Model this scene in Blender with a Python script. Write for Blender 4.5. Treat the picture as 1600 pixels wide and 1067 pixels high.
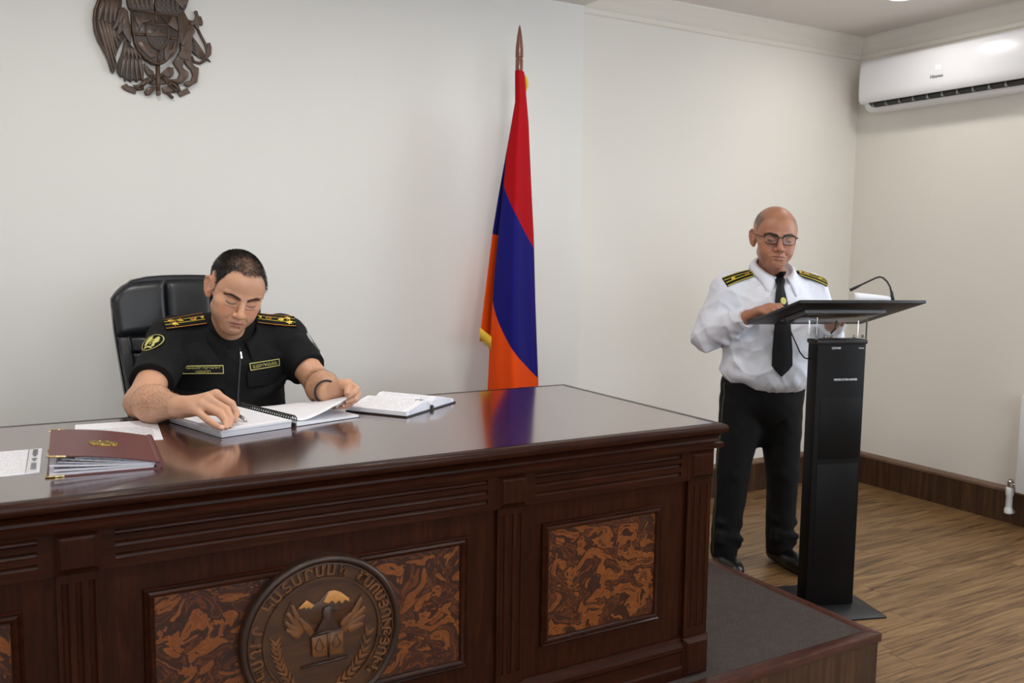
import bpy, bmesh, math, random
import numpy as np
from mathutils import Vector, Matrix, Euler
for o in list(bpy.data.objects): bpy.data.objects.remove(o)
SC = bpy.context.scene
COL = SC.collection
PI = math.pi

# ---------------------------------------------------------------- camera
cam = bpy.data.cameras.new('camera'); cam_o = bpy.data.objects.new('camera', cam); COL.objects.link(cam_o)
cam.sensor_width = 36; cam.sensor_fit = 'HORIZONTAL'; cam.lens = 36*1401.76/1600
cam.clip_start = 0.05
_r = Vector((0.86616076, -0.49960301, 0.01274222)); _u = Vector((0.03925821, 0.09343525, 0.99485107)); _f = Vector((0.49822116, 0.86120072, -0.10054347))
M4 = Matrix(((_r.x, _u.x, -_f.x, 0), (_r.y, _u.y, -_f.y, 0), (_r.z, _u.z, -_f.z, 1.40), (0, 0, 0, 1)))
cam_o.matrix_world = M4
cam.dof.use_dof = True; cam.dof.focus_distance = 2.72; cam.dof.aperture_fstop = 4.5
SC.camera = cam_o

# ---------------------------------------------------------------- world, light, exposure
w = bpy.data.worlds.new('world'); SC.world = w; w.use_nodes = True
w.node_tree.nodes['Background'].inputs[0].default_value = (0.75, 0.85, 1.0, 1); w.node_tree.nodes['Background'].inputs[1].default_value = 0.6
vs = SC.view_settings; vs.view_transform = 'Standard'; vs.look = 'None'; vs.exposure = 0.03; vs.gamma = 1.0; vs.use_curve_mapping = False
def area(name, loc, rot, sx, sy, power, col, shape='RECTANGLE', spread=180):
    l = bpy.data.lights.new(name, 'AREA'); l.shape = shape; l.size = sx
    if shape in ('RECTANGLE', 'ELLIPSE'): l.size_y = sy
    l.energy = power; l.color = col; l.spread = math.radians(spread)
    o = bpy.data.objects.new(name, l); o.location = loc; o.rotation_euler = rot; COL.objects.link(o); return o
DAY = (0.86, 0.93, 1.0)
area('window_daylight_right', (4.56, 0.85, 1.62), (0, -PI/2, 0), 1.40, 2.5, 24, DAY)       # glass of the window in the right wall, faces -X
area('window_daylight_front', (1.2, -2.44, 1.62), (-PI/2, 0, 0), 3.4, 1.40, 34, DAY)       # glass of the window behind the camera, faces +Y
LAMP = (1.0, 0.955, 0.89)
LAMPS = [(3.965, 3.015, 2.690), (3.965, 1.5, 2.690), (3.965, -0.3, 2.690), (1.7, 2.55, 2.575), (0.35, 2.55, 2.575), (-1.1, 2.55, 2.575), (1.7, 1.0, 2.575), (0.35, 1.0, 2.575), (-1.1, 1.0, 2.575), (1.7, -0.8, 2.575), (0.0, -0.8, 2.575)]
for lx, ly, lz in LAMPS:
    area('downlight_lamp', (lx, ly, lz-0.012), (0, 0, 0), 0.15, 0.15, 4.5 if ly > 3 else 7.2, LAMP, 'DISK', 176)

# ---------------------------------------------------------------- helpers
def tag(o, label=None, cat=None, group=None, kind=None):
    if label: o['label'] = label
    if cat: o['category'] = cat
    if group: o['group'] = group
    if kind: o['kind'] = kind
    return o
def empty(name, loc=(0, 0, 0), label=None, cat=None, rz=0, group=None):
    o = bpy.data.objects.new(name, None); o.empty_display_size = 0.05; COL.objects.link(o)
    o.location = loc; o.rotation_euler = (0, 0, rz); bpy.context.view_layer.update()
    return tag(o, label, cat, group)
def finish(name, me, mat, parent=None, smooth=False, world=True, auto=None):
    """link the mesh as one object; its vertices are in world coordinates when world is True, else in the parent's frame"""
    if mat is not None:
        for m in (mat if isinstance(mat, (list, tuple)) else [mat]): me.materials.append(m)
    if smooth: me.polygons.foreach_set('use_smooth', [True]*len(me.polygons))
    o = bpy.data.objects.new(name, me); COL.objects.link(o)
    if parent is not None:
        o.parent = parent
        if world: o.matrix_parent_inverse = parent.matrix_world.inverted()
    if auto is not None:
        me.polygons.foreach_set('use_smooth', [True]*len(me.polygons))
        me.set_sharp_from_angle(angle=math.radians(auto))
    return o
class MB:
    """collects verts and faces of one mesh"""
    def __init__(s): s.v = []; s.f = []; s.mi = []
    def add(s, vs, fs, mi=0):
        n = len(s.v); s.v += [tuple(p) for p in vs]; s.f += [tuple(i+n for i in f) for f in fs]; s.mi += [mi]*len(fs); return s
    def box(s, x0, x1, y0, y1, z0, z1, mi=0):
        return s.add([(x0, y0, z0), (x1, y0, z0), (x1, y1, z0), (x0, y1, z0), (x0, y0, z1), (x1, y0, z1), (x1, y1, z1), (x0, y1, z1)],
                     [(0, 3, 2, 1), (4, 5, 6, 7), (0, 1, 5, 4), (1, 2, 6, 5), (2, 3, 7, 6), (3, 0, 4, 7)], mi)
    def obox(s, c, ax, ay, az, hx, hy, hz, mi=0):
        c = Vector(c); ax = Vector(ax)*hx; ay = Vector(ay)*hy; az = Vector(az)*hz
        P = [c+sx*ax+sy*ay+sz*az for sz in (-1, 1) for sx, sy in ((-1, -1), (1, -1), (1, 1), (-1, 1))]
        return s.add(P, [(0, 3, 2, 1), (4, 5, 6, 7), (0, 1, 5, 4), (1, 2, 6, 5), (2, 3, 7, 6), (3, 0, 4, 7)], mi)
    def prism(s, pts, d, mi=0):
        """closed polygon (3d points) pushed along vector d"""
        n = len(pts); P = [Vector(p) for p in pts]; Q = [p+Vector(d) for p in P]
        return s.add(P+Q, [tuple(range(n)), tuple(range(2*n-1, n-1, -1))]+[(i, i+n, (i+1) % n+n, (i+1) % n) for i in range(n)], mi)
    def rings(s, R, closed=True, cap=True, mi=0):
        n = len(R[0]); m = len(R); fs = []
        for i in range(m-1):
            for j in range(n if closed else n-1):
                k = (j+1) % n; fs.append((i*n+j, i*n+k, (i+1)*n+k, (i+1)*n+j))
        if cap: fs += [tuple(range(n-1, -1, -1)), tuple(range((m-1)*n, m*n))]
        return s.add([p for r in R for p in r], fs, mi)
    def tube(s, pts, rad, n=10, cap=True, mi=0, squash=None):
        P = [Vector(p) for p in pts]; R = []; rr = rad if isinstance(rad, (list, tuple)) else [rad]*len(P)
        up = Vector((0.123, 0.31, 0.94))
        for i, p in enumerate(P):
            t = (P[min(i+1, len(P)-1)]-P[max(i-1, 0)]).normalized()
            a = t.cross(up)
            if a.length < 1e-4: a = t.cross(Vector((1, 0, 0)))
            a.normalize(); b = a.cross(t).normalized(); up = b
            R.append([p+(a*math.cos(2*PI*k/n)+b*math.sin(2*PI*k/n))*rr[i] for k in range(n)])
        return s.rings(R, True, cap, mi)
    def lathe(s, prof, c=(0, 0, 0), axis='Z', n=32, cap=True, mi=0):
        R = []
        for r_, h in prof:
            ring = []
            for k in range(n):
                a = 2*PI*k/n; x, y = r_*math.cos(a), r_*math.sin(a)
                q = {'Z': (x, y, h), 'Y': (x, -h, y), 'X': (h, x, y)}[axis]
                ring.append((c[0]+q[0], c[1]+q[1], c[2]+q[2]))
            R.append(ring)
        return s.rings(R, True, cap, mi)
    def frame(s, rect, prof, plane='XZ', base=0.0, mi=0):
        """mitred moulding round a rectangle; prof = (inset, out) closed polygon; plane XZ faces -Y, XY faces +Z"""
        a0, a1, b0, b1 = rect; R = []
        for sx, sy in ((0, 0), (1, 0), (1, 1), (0, 1)):
            ring = []
            for ins, out in prof:
                a = a0+ins if sx == 0 else a1-ins; b = b0+ins if sy == 0 else b1-ins
                ring.append((a, base-out, b) if plane == 'XZ' else (a, b, base+out))
            R.append(ring)
        n = len(prof); fs = []
        for i in range(4):
            k = (i+1) % 4
            for j in range(n):
                l = (j+1) % n; fs.append((i*n+j, k*n+j, k*n+l, i*n+l))
        return s.add([p for r in R for p in r], fs, mi)
    def xform(s, M):
        s.v = [tuple(M @ Vector(p)) for p in s.v]; return s
    def mesh(s, name):
        me = bpy.data.meshes.new(name); me.from_pydata(s.v, [], s.f); me.update()
        if any(s.mi): me.polygons.foreach_set('material_index', s.mi)
        bm = bmesh.new(); bm.from_mesh(me); bmesh.ops.recalc_face_normals(bm, faces=bm.faces); bm.to_mesh(me); bm.free()
        return me
    def build(s, name, mat, parent=None, bevel=0, seg=2, auto=None, smooth=False, world=True):
        me = s.mesh(name)
        if bevel:
            bm = bmesh.new(); bm.from_mesh(me)
            es = [e for e in bm.edges if len(e.link_faces) == 2 and e.calc_face_angle(0) > 0.5]
            bmesh.ops.bevel(bm, geom=es, offset=bevel, segments=seg, profile=0.5, affect='EDGES', clamp_overlap=True)
            bm.to_mesh(me); bm.free()
            if auto is None: auto = 40
        return finish(name, me, mat, parent, smooth, world, auto)
def text_mb(body, size, depth=0.001, align='CENTER', res=3, bold=0.0):
    """flat lettering in the local XY plane, as an MB"""
    cu = bpy.data.curves.new('lettering', 'FONT'); cu.body = body; cu.size = size; cu.extrude = depth; cu.align_x = align; cu.align_y = 'CENTER'; cu.resolution_u = res; cu.offset = bold
    o = bpy.data.objects.new('lettering', cu); COL.objects.link(o)
    dg = bpy.context.evaluated_depsgraph_get(); me = o.evaluated_get(dg).to_mesh()
    m = MB(); m.add([tuple(v.co) for v in me.vertices], [tuple(p.vertices) for p in me.polygons])
    bpy.data.objects.remove(o); bpy.data.curves.remove(cu); return m
def fit_text(body, width, height, depth=0.0003, bold=0.0):
    """lettering scaled to a given width and height"""
    t = text_mb(body, 0.02, depth, bold=bold); xs = [q[0] for q in t.v]; ys = [q[1] for q in t.v]
    a, b, c, d = min(xs), max(xs), min(ys), max(ys); sx, sy = width/(b-a), height/(d-c)
    t.v = [((x-(a+b)/2)*sx, (y-(c+d)/2)*sy, z) for x, y, z in t.v]; return t
def frame_matrix(c, ax, ay, az):
    ax, ay, az = Vector(ax), Vector(ay), Vector(az)
    return Matrix(((ax.x, ay.x, az.x, c[0]), (ax.y, ay.y, az.y, c[1]), (ax.z, ay.z, az.z, c[2]), (0, 0, 0, 1)))

# ---------------------------------------------------------------- materials
def srgb(r, g, b):
    return tuple((c/255/12.92 if c/255 <= 0.04045 else ((c/255+0.055)/1.055)**2.4) for c in (r, g, b))+(1,)
class NT:
    def __init__(s, name):
        s.m = bpy.data.materials.new(name); s.m.use_nodes = True; s.t = s.m.node_tree; s.b = s.t.nodes['Principled BSDF']
    def n(s, typ, **k):
        nd = s.t.nodes.new(typ)
        for a, v in k.items():
            if a.startswith('_'): nd.inputs[a[1:].replace('_', ' ')].default_value = v
            else: setattr(nd, a, v)
        return nd
    def l(s, a, b): s.t.links.new(a, b)
    def set(s, **k):
        for a, v in k.items(): s.b.inputs[a.replace('_', ' ')].default_value = v
        return s
    def ramp(s, stops, fac, interp='LINEAR'):
        r = s.n('ShaderNodeValToRGB'); r.color_ramp.interpolation = interp; e = r.color_ramp.elements
        while len(e) < len(stops): e.new(0.5)
        for i, (p, c) in enumerate(stops): e[i].position = p; e[i].color = c
        s.l(fac, r.inputs[0]); return r.outputs[0]
    def coords(s, kind='Object', scale=(1, 1, 1), rot=(0, 0, 0), loc=(0, 0, 0)):
        c = s.n('ShaderNodeTexCoord'); m = s.n('ShaderNodeMapping'); m.inputs['Scale'].default_value = scale; m.inputs['Rotation'].default_value = rot; m.inputs['Location'].default_value = loc
        s.l(c.outputs[kind], m.inputs[0]); return m.outputs[0]
    def noise(s, vec, scale, detail=3, rough=0.5, dist=0.0):
        n = s.n('ShaderNodeTexNoise'); n.inputs['Scale'].default_value = scale; n.inputs['Detail'].default_value = detail; n.inputs['Roughness'].default_value = rough; n.inputs['Distortion'].default_value = dist
        s.l(vec, n.inputs['Vector']); return n.outputs['Fac']
    def bump(s, h, strength=0.2, dist=0.002):
        b = s.n('ShaderNodeBump'); b.inputs['Strength'].default_value = strength; b.inputs['Distance'].default_value = dist
        s.l(h, b.inputs['Height']); s.l(b.outputs[0], s.b.inputs['Normal']); return s
def plain(name, col, rough=0.5, metal=0.0, spec=0.5, coat=0.0, bump=None, sheen=0.0):
    t = NT(name); t.set(Base_Color=col, Roughness=rough, Metallic=metal)
    t.b.inputs['Specular IOR Level'].default_value = spec; t.b.inputs['Coat Weight'].default_value = coat; t.b.inputs['Sheen Weight'].default_value = sheen
    if bump: t.bump(t.noise(t.coords(), bump[0], 4), bump[1], bump[2] if len(bump) > 2 else 0.002)
    return t.m
def paint(name, col, var=0.03):
    t = NT(name); v = t.coords(); n = t.noise(v, 1.3, 3)
    c2 = tuple(x*(1-var) for x in col[:3])+(1,)
    t.l(t.ramp([(0.3, c2), (0.7, col)], n), t.b.inputs['Base Color']); t.set(Roughness=0.85)
    return t.bump(t.noise(v, 140, 3), 0.06, 0.001).m
def wood(name, c1, c2, c3, scale=(1, 14, 14), rough=0.3, coat=0.0, freq=6, bump=0.05, dist=0.6, kind='Object', vary=0.0, fine=0.3, span=0.18):
    t = NT(name); v = t.coords(kind, scale)
    if vary:
        oi = t.n('ShaderNodeObjectInfo'); mul = t.n('ShaderNodeVectorMath', operation='SCALE'); cmb = t.n('ShaderNodeCombineXYZ')
        t.l(oi.outputs['Random'], cmb.inputs[0]); t.l(oi.outputs['Random'], cmb.inputs[1]); t.l(oi.outputs['Random'], cmb.inputs[2]); t.l(cmb.outputs[0], mul.inputs[0]); mul.inputs['Scale'].default_value = 60
        ad = t.n('ShaderNodeVectorMath', operation='ADD'); t.l(v, ad.inputs[0]); t.l(mul.outputs[0], ad.inputs[1]); v = ad.outputs[0]
    n = t.noise(v, freq, 6, 0.62, dist); n2 = t.noise(v, freq*4.5, 4, 0.6)
    mx = t.n('ShaderNodeMix'); mx.inputs[0].default_value = fine; t.l(n, mx.inputs[2]); t.l(n2, mx.inputs[3])
    col = t.ramp([(0.5-span, c1), (0.5, c2), (0.5+span, c3)], mx.outputs[0])
    if vary:
        hs = t.n('ShaderNodeHueSaturation'); mr = t.n('ShaderNodeMapRange'); mr.inputs['To Min'].default_value = 1-vary; mr.inputs['To Max'].default_value = 1+vary
        t.l(oi.outputs['Random'], mr.inputs[0]); t.l(mr.outputs[0], hs.inputs['Value']); t.l(col, hs.inputs['Color']); col = hs.outputs[0]
    t.l(col, t.b.inputs['Base Color']); t.set(Roughness=rough); t.b.inputs['Coat Weight'].default_value = coat; t.b.inputs['Coat Roughness'].default_value = 0.12
    return t.bump(n2, bump, 0.001).m
M = {}
M['wall'] = paint('wall_paint_cream', srgb(236, 235, 231))
M['wall_r'] = paint('wall_paint_warm', srgb(235, 231, 223))
M['ceil'] = paint('ceiling_paint', srgb(226, 220, 214))
M['crown'] = paint('crown_paint', srgb(234, 229, 219))
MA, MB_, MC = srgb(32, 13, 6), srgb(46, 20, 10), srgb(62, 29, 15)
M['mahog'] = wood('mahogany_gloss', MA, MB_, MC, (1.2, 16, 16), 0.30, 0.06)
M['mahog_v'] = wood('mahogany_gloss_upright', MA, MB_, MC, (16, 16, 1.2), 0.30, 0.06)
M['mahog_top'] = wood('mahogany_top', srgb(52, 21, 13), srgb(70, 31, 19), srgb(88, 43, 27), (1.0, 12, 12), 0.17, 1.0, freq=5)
def burl():
    t = NT('burl_veneer'); v = t.coords('Object', (1, 1, 1))
    nz = t.n('ShaderNodeTexNoise'); nz.inputs['Scale'].default_value = 7; nz.inputs['Detail'].default_value = 2; t.l(v, nz.inputs['Vector'])
    sc = t.n('ShaderNodeVectorMath', operation='SCALE'); sc.inputs['Scale'].default_value = 0.16; t.l(nz.outputs['Color'], sc.inputs[0])
    ad = t.n('ShaderNodeVectorMath', operation='ADD'); t.l(v, ad.inputs[0]); t.l(sc.outputs[0], ad.inputs[1])
    mp = t.n('ShaderNodeMapping'); mp.inputs['Scale'].default_value = (1.0, 1, 1.5); mp.inputs['Rotation'].default_value = (0, 0.5, 0); t.l(ad.outputs[0], mp.inputs[0])
    n = t.noise(mp.outputs[0], 10.5, 3, 0.55, 1.7)
    D, B, O, O2 = srgb(40, 16, 10), srgb(58, 24, 13), srgb(132, 74, 28), srgb(104, 54, 21)
    col = t.ramp([(0.0, D), (0.40, B), (0.44, O2), (0.455, B), (0.50, D), (0.535, B), (0.545, O), (0.60, O2), (0.645, O), (0.665, B), (0.70, O2), (0.72, D), (1.0, B)], n)
    t.l(col, t.b.inputs['Base Color']); t.set(Roughness=0.34); t.b.inputs['Coat Weight'].default_value = 0.1; t.b.inputs['Coat Roughness'].default_value = 0.15
    return t.m
M['mahog_top'].node_tree.nodes['Principled BSDF'].inputs['Coat IOR'].default_value = 1.75
M['mahog_top'].node_tree.nodes['Principled BSDF'].inputs['Specular IOR Level'].default_value = 0.5
for k_ in ('mahog', 'mahog_v'): M[k_].node_tree.nodes['Principled BSDF'].inputs['Specular IOR Level'].default_value = 0.14
M['burl'] = burl()
M['carved'] = wood('carved_walnut', srgb(44, 25, 13), srgb(68, 40, 20), srgb(86, 52, 27), (1, 6, 6), 0.42, 0.15, bump=0.15)
M['carved_lt'] = wood('carved_light_maple', srgb(178, 122, 66), srgb(196, 138, 76), srgb(208, 150, 86), (1, 6, 6), 0.45)
M['carved_mid'] = wood('carved_mid_walnut', srgb(78, 46, 22), srgb(104, 64, 32), srgb(124, 78, 40), (1, 6, 6), 0.4, 0.15, bump=0.15)
M['carved_wall_shade'] = wood('carved_emblem_recess_shade', srgb(42, 30, 24), srgb(56, 41, 32), srgb(68, 50, 39), (6, 6, 1), 0.45, 0.05, bump=0.15)  # emblem wood darkened for the back layers: recess shade put into the colour
M['carved_dk'] = wood('carved_dark_walnut', srgb(36, 22, 16), srgb(50, 31, 22), srgb(64, 40, 27), (6, 6, 1), 0.4, 0.1, bump=0.15)
M['carved_wall'] = wood('carved_emblem_walnut', srgb(66, 48, 37), srgb(84, 62, 48), srgb(98, 75, 58), (6, 6, 1), 0.42, 0.1, bump=0.15)
M['floor'] = wood('floor_laminate', srgb(74, 49, 27), srgb(124, 93, 57), srgb(148, 117, 77), (0.55, 7.5, 7.5), 0.42, 0.0, freq=3.0, dist=2.0, vary=0.07, fine=0.22, span=0.13)
M['walnut_v'] = wood('walnut_laminate_upright', srgb(38, 23, 15), srgb(66, 43, 27), srgb(100, 71, 45), (11, 11, 0.5), 0.4, freq=3.2, dist=0.8)
M['walnut_cap'] = wood('walnut_cap', srgb(98, 76, 60), srgb(118, 94, 76), srgb(134, 110, 92), (1, 1, 14), 0.4)
M['nosing'] = wood('platform_nosing_wood', srgb(52, 24, 16), srgb(70, 35, 24), srgb(88, 47, 32), (3, 9, 9), 0.4)
def carpet():
    t = NT('carpet_grey_brown'); v = t.coords(); n = t.noise(v, 170, 4, 0.75); n2 = t.noise(v, 26, 5, 0.7)
    mx = t.n('ShaderNodeMix'); mx.inputs[0].default_value = 0.22; t.l(n, mx.inputs[2]); t.l(n2, mx.inputs[3])
    t.l(t.ramp([(0.3, srgb(40, 33, 29)), (0.55, srgb(68, 58, 52)), (0.74, srgb(112, 100, 92))], mx.outputs[0]), t.b.inputs['Base Color']); t.set(Roughness=0.95)
    return t.bump(n, 0.8, 0.004).m
M['carpet'] = carpet()
M['white_pl'] = plain('white_plastic', srgb(232, 233, 238), 0.28, coat=0.2)
M['white_enamel'] = plain('white_enamel', srgb(232, 236, 240), 0.35)
M['dark_pl'] = plain('dark_plastic', srgb(24, 24, 26), 0.45)
M['grey_pl'] = plain('grey_plastic', srgb(120, 122, 126), 0.5)
M['black_metal'] = plain('black_powder_metal', srgb(15, 15, 17), 0.45)
M['black_panel'] = plain('black_panel', srgb(8, 8, 9), 0.5, spec=0.18)
M['black_gloss'] = plain('black_gloss', srgb(12, 12, 13), 0.2)
M['chrome'] = plain('chrome', srgb(200, 200, 204), 0.18, 1.0)
M['brass'] = plain('brass', srgb(226, 206, 150), 0.28, 1.0)
M['old_brass'] = plain('antique_brass', srgb(150, 126, 70), 0.35, 1.0)
M['spear'] = wood('spear_wood', srgb(96, 58, 44), srgb(124, 80, 62), srgb(146, 100, 80), (8, 8, 1), 0.3, 0.3)
M['gold_thread'] = plain('gold_thread', srgb(226, 186, 58), 0.55)
M['print_white'] = plain('white_print', srgb(214, 218, 226), 0.5)
M['print_grey'] = plain('grey_print', srgb(120, 122, 130), 0.5)
M['leather'] = plain('black_leather', srgb(30, 33, 38), 0.36, bump=(90, 0.12, 0.002))
M['paper'] = plain('paper', srgb(238, 239, 246), 0.7)
def glassy():
    t = NT('clear_acrylic'); t.set(Base_Color=(0.97, 0.98, 0.98, 1), Roughness=0.03, IOR=1.3); t.b.inputs['Transmission Weight'].default_value = 1.0; return t.m
M['acrylic'] = glassy()
def emit(name, col, s):
    t = NT(name); t.set(Base_Color=col); t.b.inputs['Emission Color'].default_value = col; t.b.inputs['Emission Strength'].default_value = s; return t.m
M['lamp_on'] = emit('lamp_diffuser', (1, 0.95, 0.88, 1), 6.0)
M['led'] = emit('led_display', (0.75, 0.72, 1.0, 1), 1.1)
M['sky_glass'] = emit('daylit_glass', (0.86, 0.93, 1.0, 1), 2.0)
# ---------------------------------------------------------------- room shell
XR, YB, YL, XE = 4.62, 3.80, 3.70, 2.519      # right wall, alcove wall, wall behind the desk, its right-hand edge
ZC, ZL = 2.69, 2.579                           # ceiling right, lower ceiling over the desk
X0, Y0 = -2.6, -2.5
def struct(o): o['kind'] = 'structure'; return o
fl = struct(MB().box(X0, XR, Y0, YB, -0.10, -0.012).build('floor', M['floor']))
rng = random.Random(5)
pw = 0.122; row = 0; y = YB
while y > 0.9:
    x = XR-rng.uniform(0.15, 1.15)
    xs = [XR, x]
    while xs[-1] > 1.6: xs.append(max(xs[-1]-1.2, 1.6))
    for a, b in zip(xs[1:], xs[:-1]):
        if b-a < 0.02: continue
        MB().box(a+0.0007, b-0.0007, y-pw+0.0007, y-0.0007, -0.012, 0.0).build('plank', M['floor'], fl)
    y -= pw; row += 1
struct(MB().box(X0, XE, YL, YB+0.12, 0, ZC).build('wall_back_left', M['wall']))
struct(MB().box(XE, XR+0.12, YB, YB+0.12, 0, ZC).build('wall_back_right', M['wall_r']))
WY0, WY1, WZ0, WZ1 = -0.45, 2.15, 0.90, 2.34
wr = MB(); wr.box(XR, XR+0.12, Y0, YB, 0, WZ0); wr.box(XR, XR+0.12, Y0, YB, WZ1, ZC); wr.box(XR, XR+0.12, Y0, WY0, WZ0, WZ1); wr.box(XR, XR+0.12, WY1, YB, WZ0, WZ1)
struct(wr.build('wall_right', M['wall_r']))
wf = MB(); FX0, FX1 = -0.55, 2.95
wf.box(X0, XR+0.12, Y0-0.12, Y0, 0, WZ0); wf.box(X0, XR+0.12, Y0-0.12, Y0, WZ1, ZC); wf.box(X0, FX0, Y0-0.12, Y0, WZ0, WZ1); wf.box(FX1, XR+0.12, Y0-0.12, Y0, WZ0, WZ1)
struct(wf.build('wall_front', M['wall']))
struct(MB().box(X0-0.12, X0, Y0-0.12, YB+0.12, 0, ZC).build('wall_left', M['wall']))
struct(MB().box(XE, XR+0.12, Y0-0.12, YB+0.12, ZC, ZC+0.1).build('ceiling', M['ceil']))
struct(MB().box(X0-0.12, XE, Y0-0.12, YL, ZL, ZC+0.1).build('ceiling_low', M['ceil']))
def window(name, a0, a1, wall):
    e = empty(name, (XR+0.06, (a0+a1)/2, WZ0) if wall == 'R' else ((a0+a1)/2, Y0-0.06, WZ0)); e['kind'] = 'structure'
    n = 3; t = 0.05
    fr = MB(); gl = MB()
    for i in range(n+1):
        c = a0+(a1-a0)*i/n; lo, hi = (c, c+t) if i == 0 else ((c-t, c) if i == n else (c-t/2, c+t/2))
        (fr.box(XR+0.03, XR+0.09, lo, hi, WZ0, WZ1) if wall == 'R' else fr.box(lo, hi, Y0-0.09, Y0-0.03, WZ0, WZ1))
    for lo, hi in ((WZ0, WZ0+t), (WZ1-t, WZ1)):
        (fr.box(XR+0.031, XR+0.089, a0+t, a1-t, lo, hi) if wall == 'R' else fr.box(a0+t, a1-t, Y0-0.089, Y0-0.031, lo, hi))
    fr.build('window_frame', M['white_pl'], e)
    for i in range(n):
        lo, hi = a0+(a1-a0)*i/n+t/2, a0+(a1-a0)*(i+1)/n-t/2
        (MB().box(XR+0.055, XR+0.065, lo, hi, WZ0+t, WZ1-t) if wall == 'R' else MB().box(lo, hi, Y0-0.065, Y0-0.055, WZ0+t, WZ1-t)).build('pane', M['sky_glass'], e)
    (MB().box(XR-0.08, XR+0.03, a0, a1, WZ0-0.03, WZ0) if wall == 'R' else MB().box(a0, a1, Y0-0.03, Y0+0.08, WZ0-0.03, WZ0)).build('window_sill', M['white_pl'], e)
window('window_1', WY0, WY1, 'R'); window('window_2', FX0, FX1, 'F')
# crown moulding (depth from wall, drop from ceiling)
crown = [(0, 0), (0.085, 0), (0.085, 0.012), (0.072, 0.02), (0.066, 0.034), (0.05, 0.045), (0.034, 0.062), (0.028, 0.082), (0.012, 0.09), (0.012, 0.112), (0, 0.118)]
struct(MB().prism([(XE, YB-d, ZC-h) for d, h in crown], (XR-XE, 0, 0)).build('trim_1', M['crown'], auto=50))
struct(MB().prism([(XR-d, YB, ZC-h) for d, h in crown], (0, Y0-YB, 0)).build('trim_2', M['crown'], auto=50))
# baseboards
def baseboard(name, p0, p1, nrm):
    p0, p1, nrm = Vector(p0), Vector(p1), Vector(nrm); d = (p1-p0)
    b = MB().prism([p0, p0+nrm*0.016, p0+nrm*0.016+Vector((0, 0, 0.165)), p0+Vector((0, 0, 0.165))], d).build(name, M['walnut_v']); struct(b)
    MB().prism([p0+Vector((0, 0, 0.165)), p0+nrm*0.02+Vector((0, 0, 0.165)), p0+nrm*0.02+Vector((0, 0, 0.178)), p0+nrm*0.008+Vector((0, 0, 0.192)), p0+Vector((0, 0, 0.194))], d).build('cap', M['walnut_cap'], b)
baseboard('baseboard_right', (XR, YB-0.016, 0), (XR, Y0, 0), (-1, 0, 0))
baseboard('baseboard_back', (XE, YB, 0), (XR-0.02, YB, 0), (0, -1, 0))
# ceiling downlights
for i, (lx, ly, lz) in enumerate(LAMPS):
    z = ZC if lx > XE else ZL
    lab = ('round recessed ceiling downlight nearest the air conditioner' if i == 0 else 'round recessed ceiling downlight out of the picture')
    e = empty('downlight', (lx, ly, z), lab, 'downlight', group='ceiling downlights')
    MB().lathe([(0.078, 0), (0.105, 0), (0.105, -0.006), (0.082, -0.012), (0.078, -0.004)], (lx, ly, z), n=36, cap=False).build('ring', M['white_pl'], e, auto=40)
    MB().lathe([(0.0005, -0.003), (0.078, -0.003)], (lx, ly, z), n=36, cap=False).build('diffuser', M['lamp_on'], e)

# ---------------------------------------------------------------- platform
zp = 0.171
PX1, PY0 = 2.475, 1.834
pf = empty('platform', ((X0+PX1)/2, (PY0+YL)/2, 0), 'low carpeted platform with brown wooden edging under the big desk', 'platform')
MB().box(X0+0.002, PX1-0.014, PY0+0.014, YL-0.002, 0.001, zp-0.028).build('base', M['walnut_v'], pf)
for i in range(9):      # fascia boards along the front
    a = PX1-0.012-i*0.56; MB().box(max(a-0.559, X0+0.002), a, PY0+0.006, PY0+0.014, 0.001, zp-0.028).build('fascia_board', M['walnut_v'], pf)
for i in range(4):
    a = PY0+0.014+i*0.47; MB().box(PX1-0.014, PX1-0.006, a, min(a+0.469, YL-0.002), 0.001, zp-0.028).build('fascia_board', M['walnut_v'], pf)
MB().box(X0+0.002, PX1-0.042, PY0+0.042, YL-0.002, zp-0.028, zp-0.001).build('carpet', M['carpet'], pf)
def nosing(pts):
    return MB().add([(p[0], p[1], z) for z in (zp-0.028, zp) for p in pts], [(3, 2, 1, 0), (4, 5, 6, 7)]+[(i, (i+1) % 4, (i+1) % 4+4, i+4) for i in range(4)]).build('nosing', M['nosing'], pf, bevel=0.003)
nosing([(X0+0.002, PY0), (PX1, PY0), (PX1-0.042, PY0+0.042), (X0+0.002, PY0+0.042)])
nosing([(PX1, PY0), (PX1, YL-0.002), (PX1-0.042, YL-0.002), (PX1-0.042, PY0+0.042)])

# ---------------------------------------------------------------- desk
zt = 0.914
DX0, DX1, DY0, DY1 = -0.582, 1.814, 1.884, 2.745
CX = 0.616
desk = empty('court_desk', (CX, 2.3, zp), 'long dark mahogany desk with burl panels and a carved round seal', 'desk')
top = MB(); rim = [(0.03, -0.07), (0.012, -0.07), (0.008, -0.064), (0.008, -0.056), (0.014, -0.052), (0.020, -0.050), (0.022, -0.044), (0.018, -0.034), (0.010, -0.027), (0.003, -0.024), (0, -0.018), (0, -0.010), (0.004, -0.003), (0.010, 0), (0.03, 0)]
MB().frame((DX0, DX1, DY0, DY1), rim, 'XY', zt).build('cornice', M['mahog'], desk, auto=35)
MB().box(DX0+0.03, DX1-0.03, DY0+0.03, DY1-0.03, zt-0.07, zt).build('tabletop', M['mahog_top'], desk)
MB().frame((DX0+0.026, DX1-0.026, DY0+0.026, DY1-0.026), [(0, 0), (0, 0.0006), (0.003, 0.0006), (0.003, 0)], 'XY', zt).build('inlay_line', M['black_gloss'], desk)
yf = 1.905                                         # front plane of caps and plinths
YP = 1.924                                         # field panel plane
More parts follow.
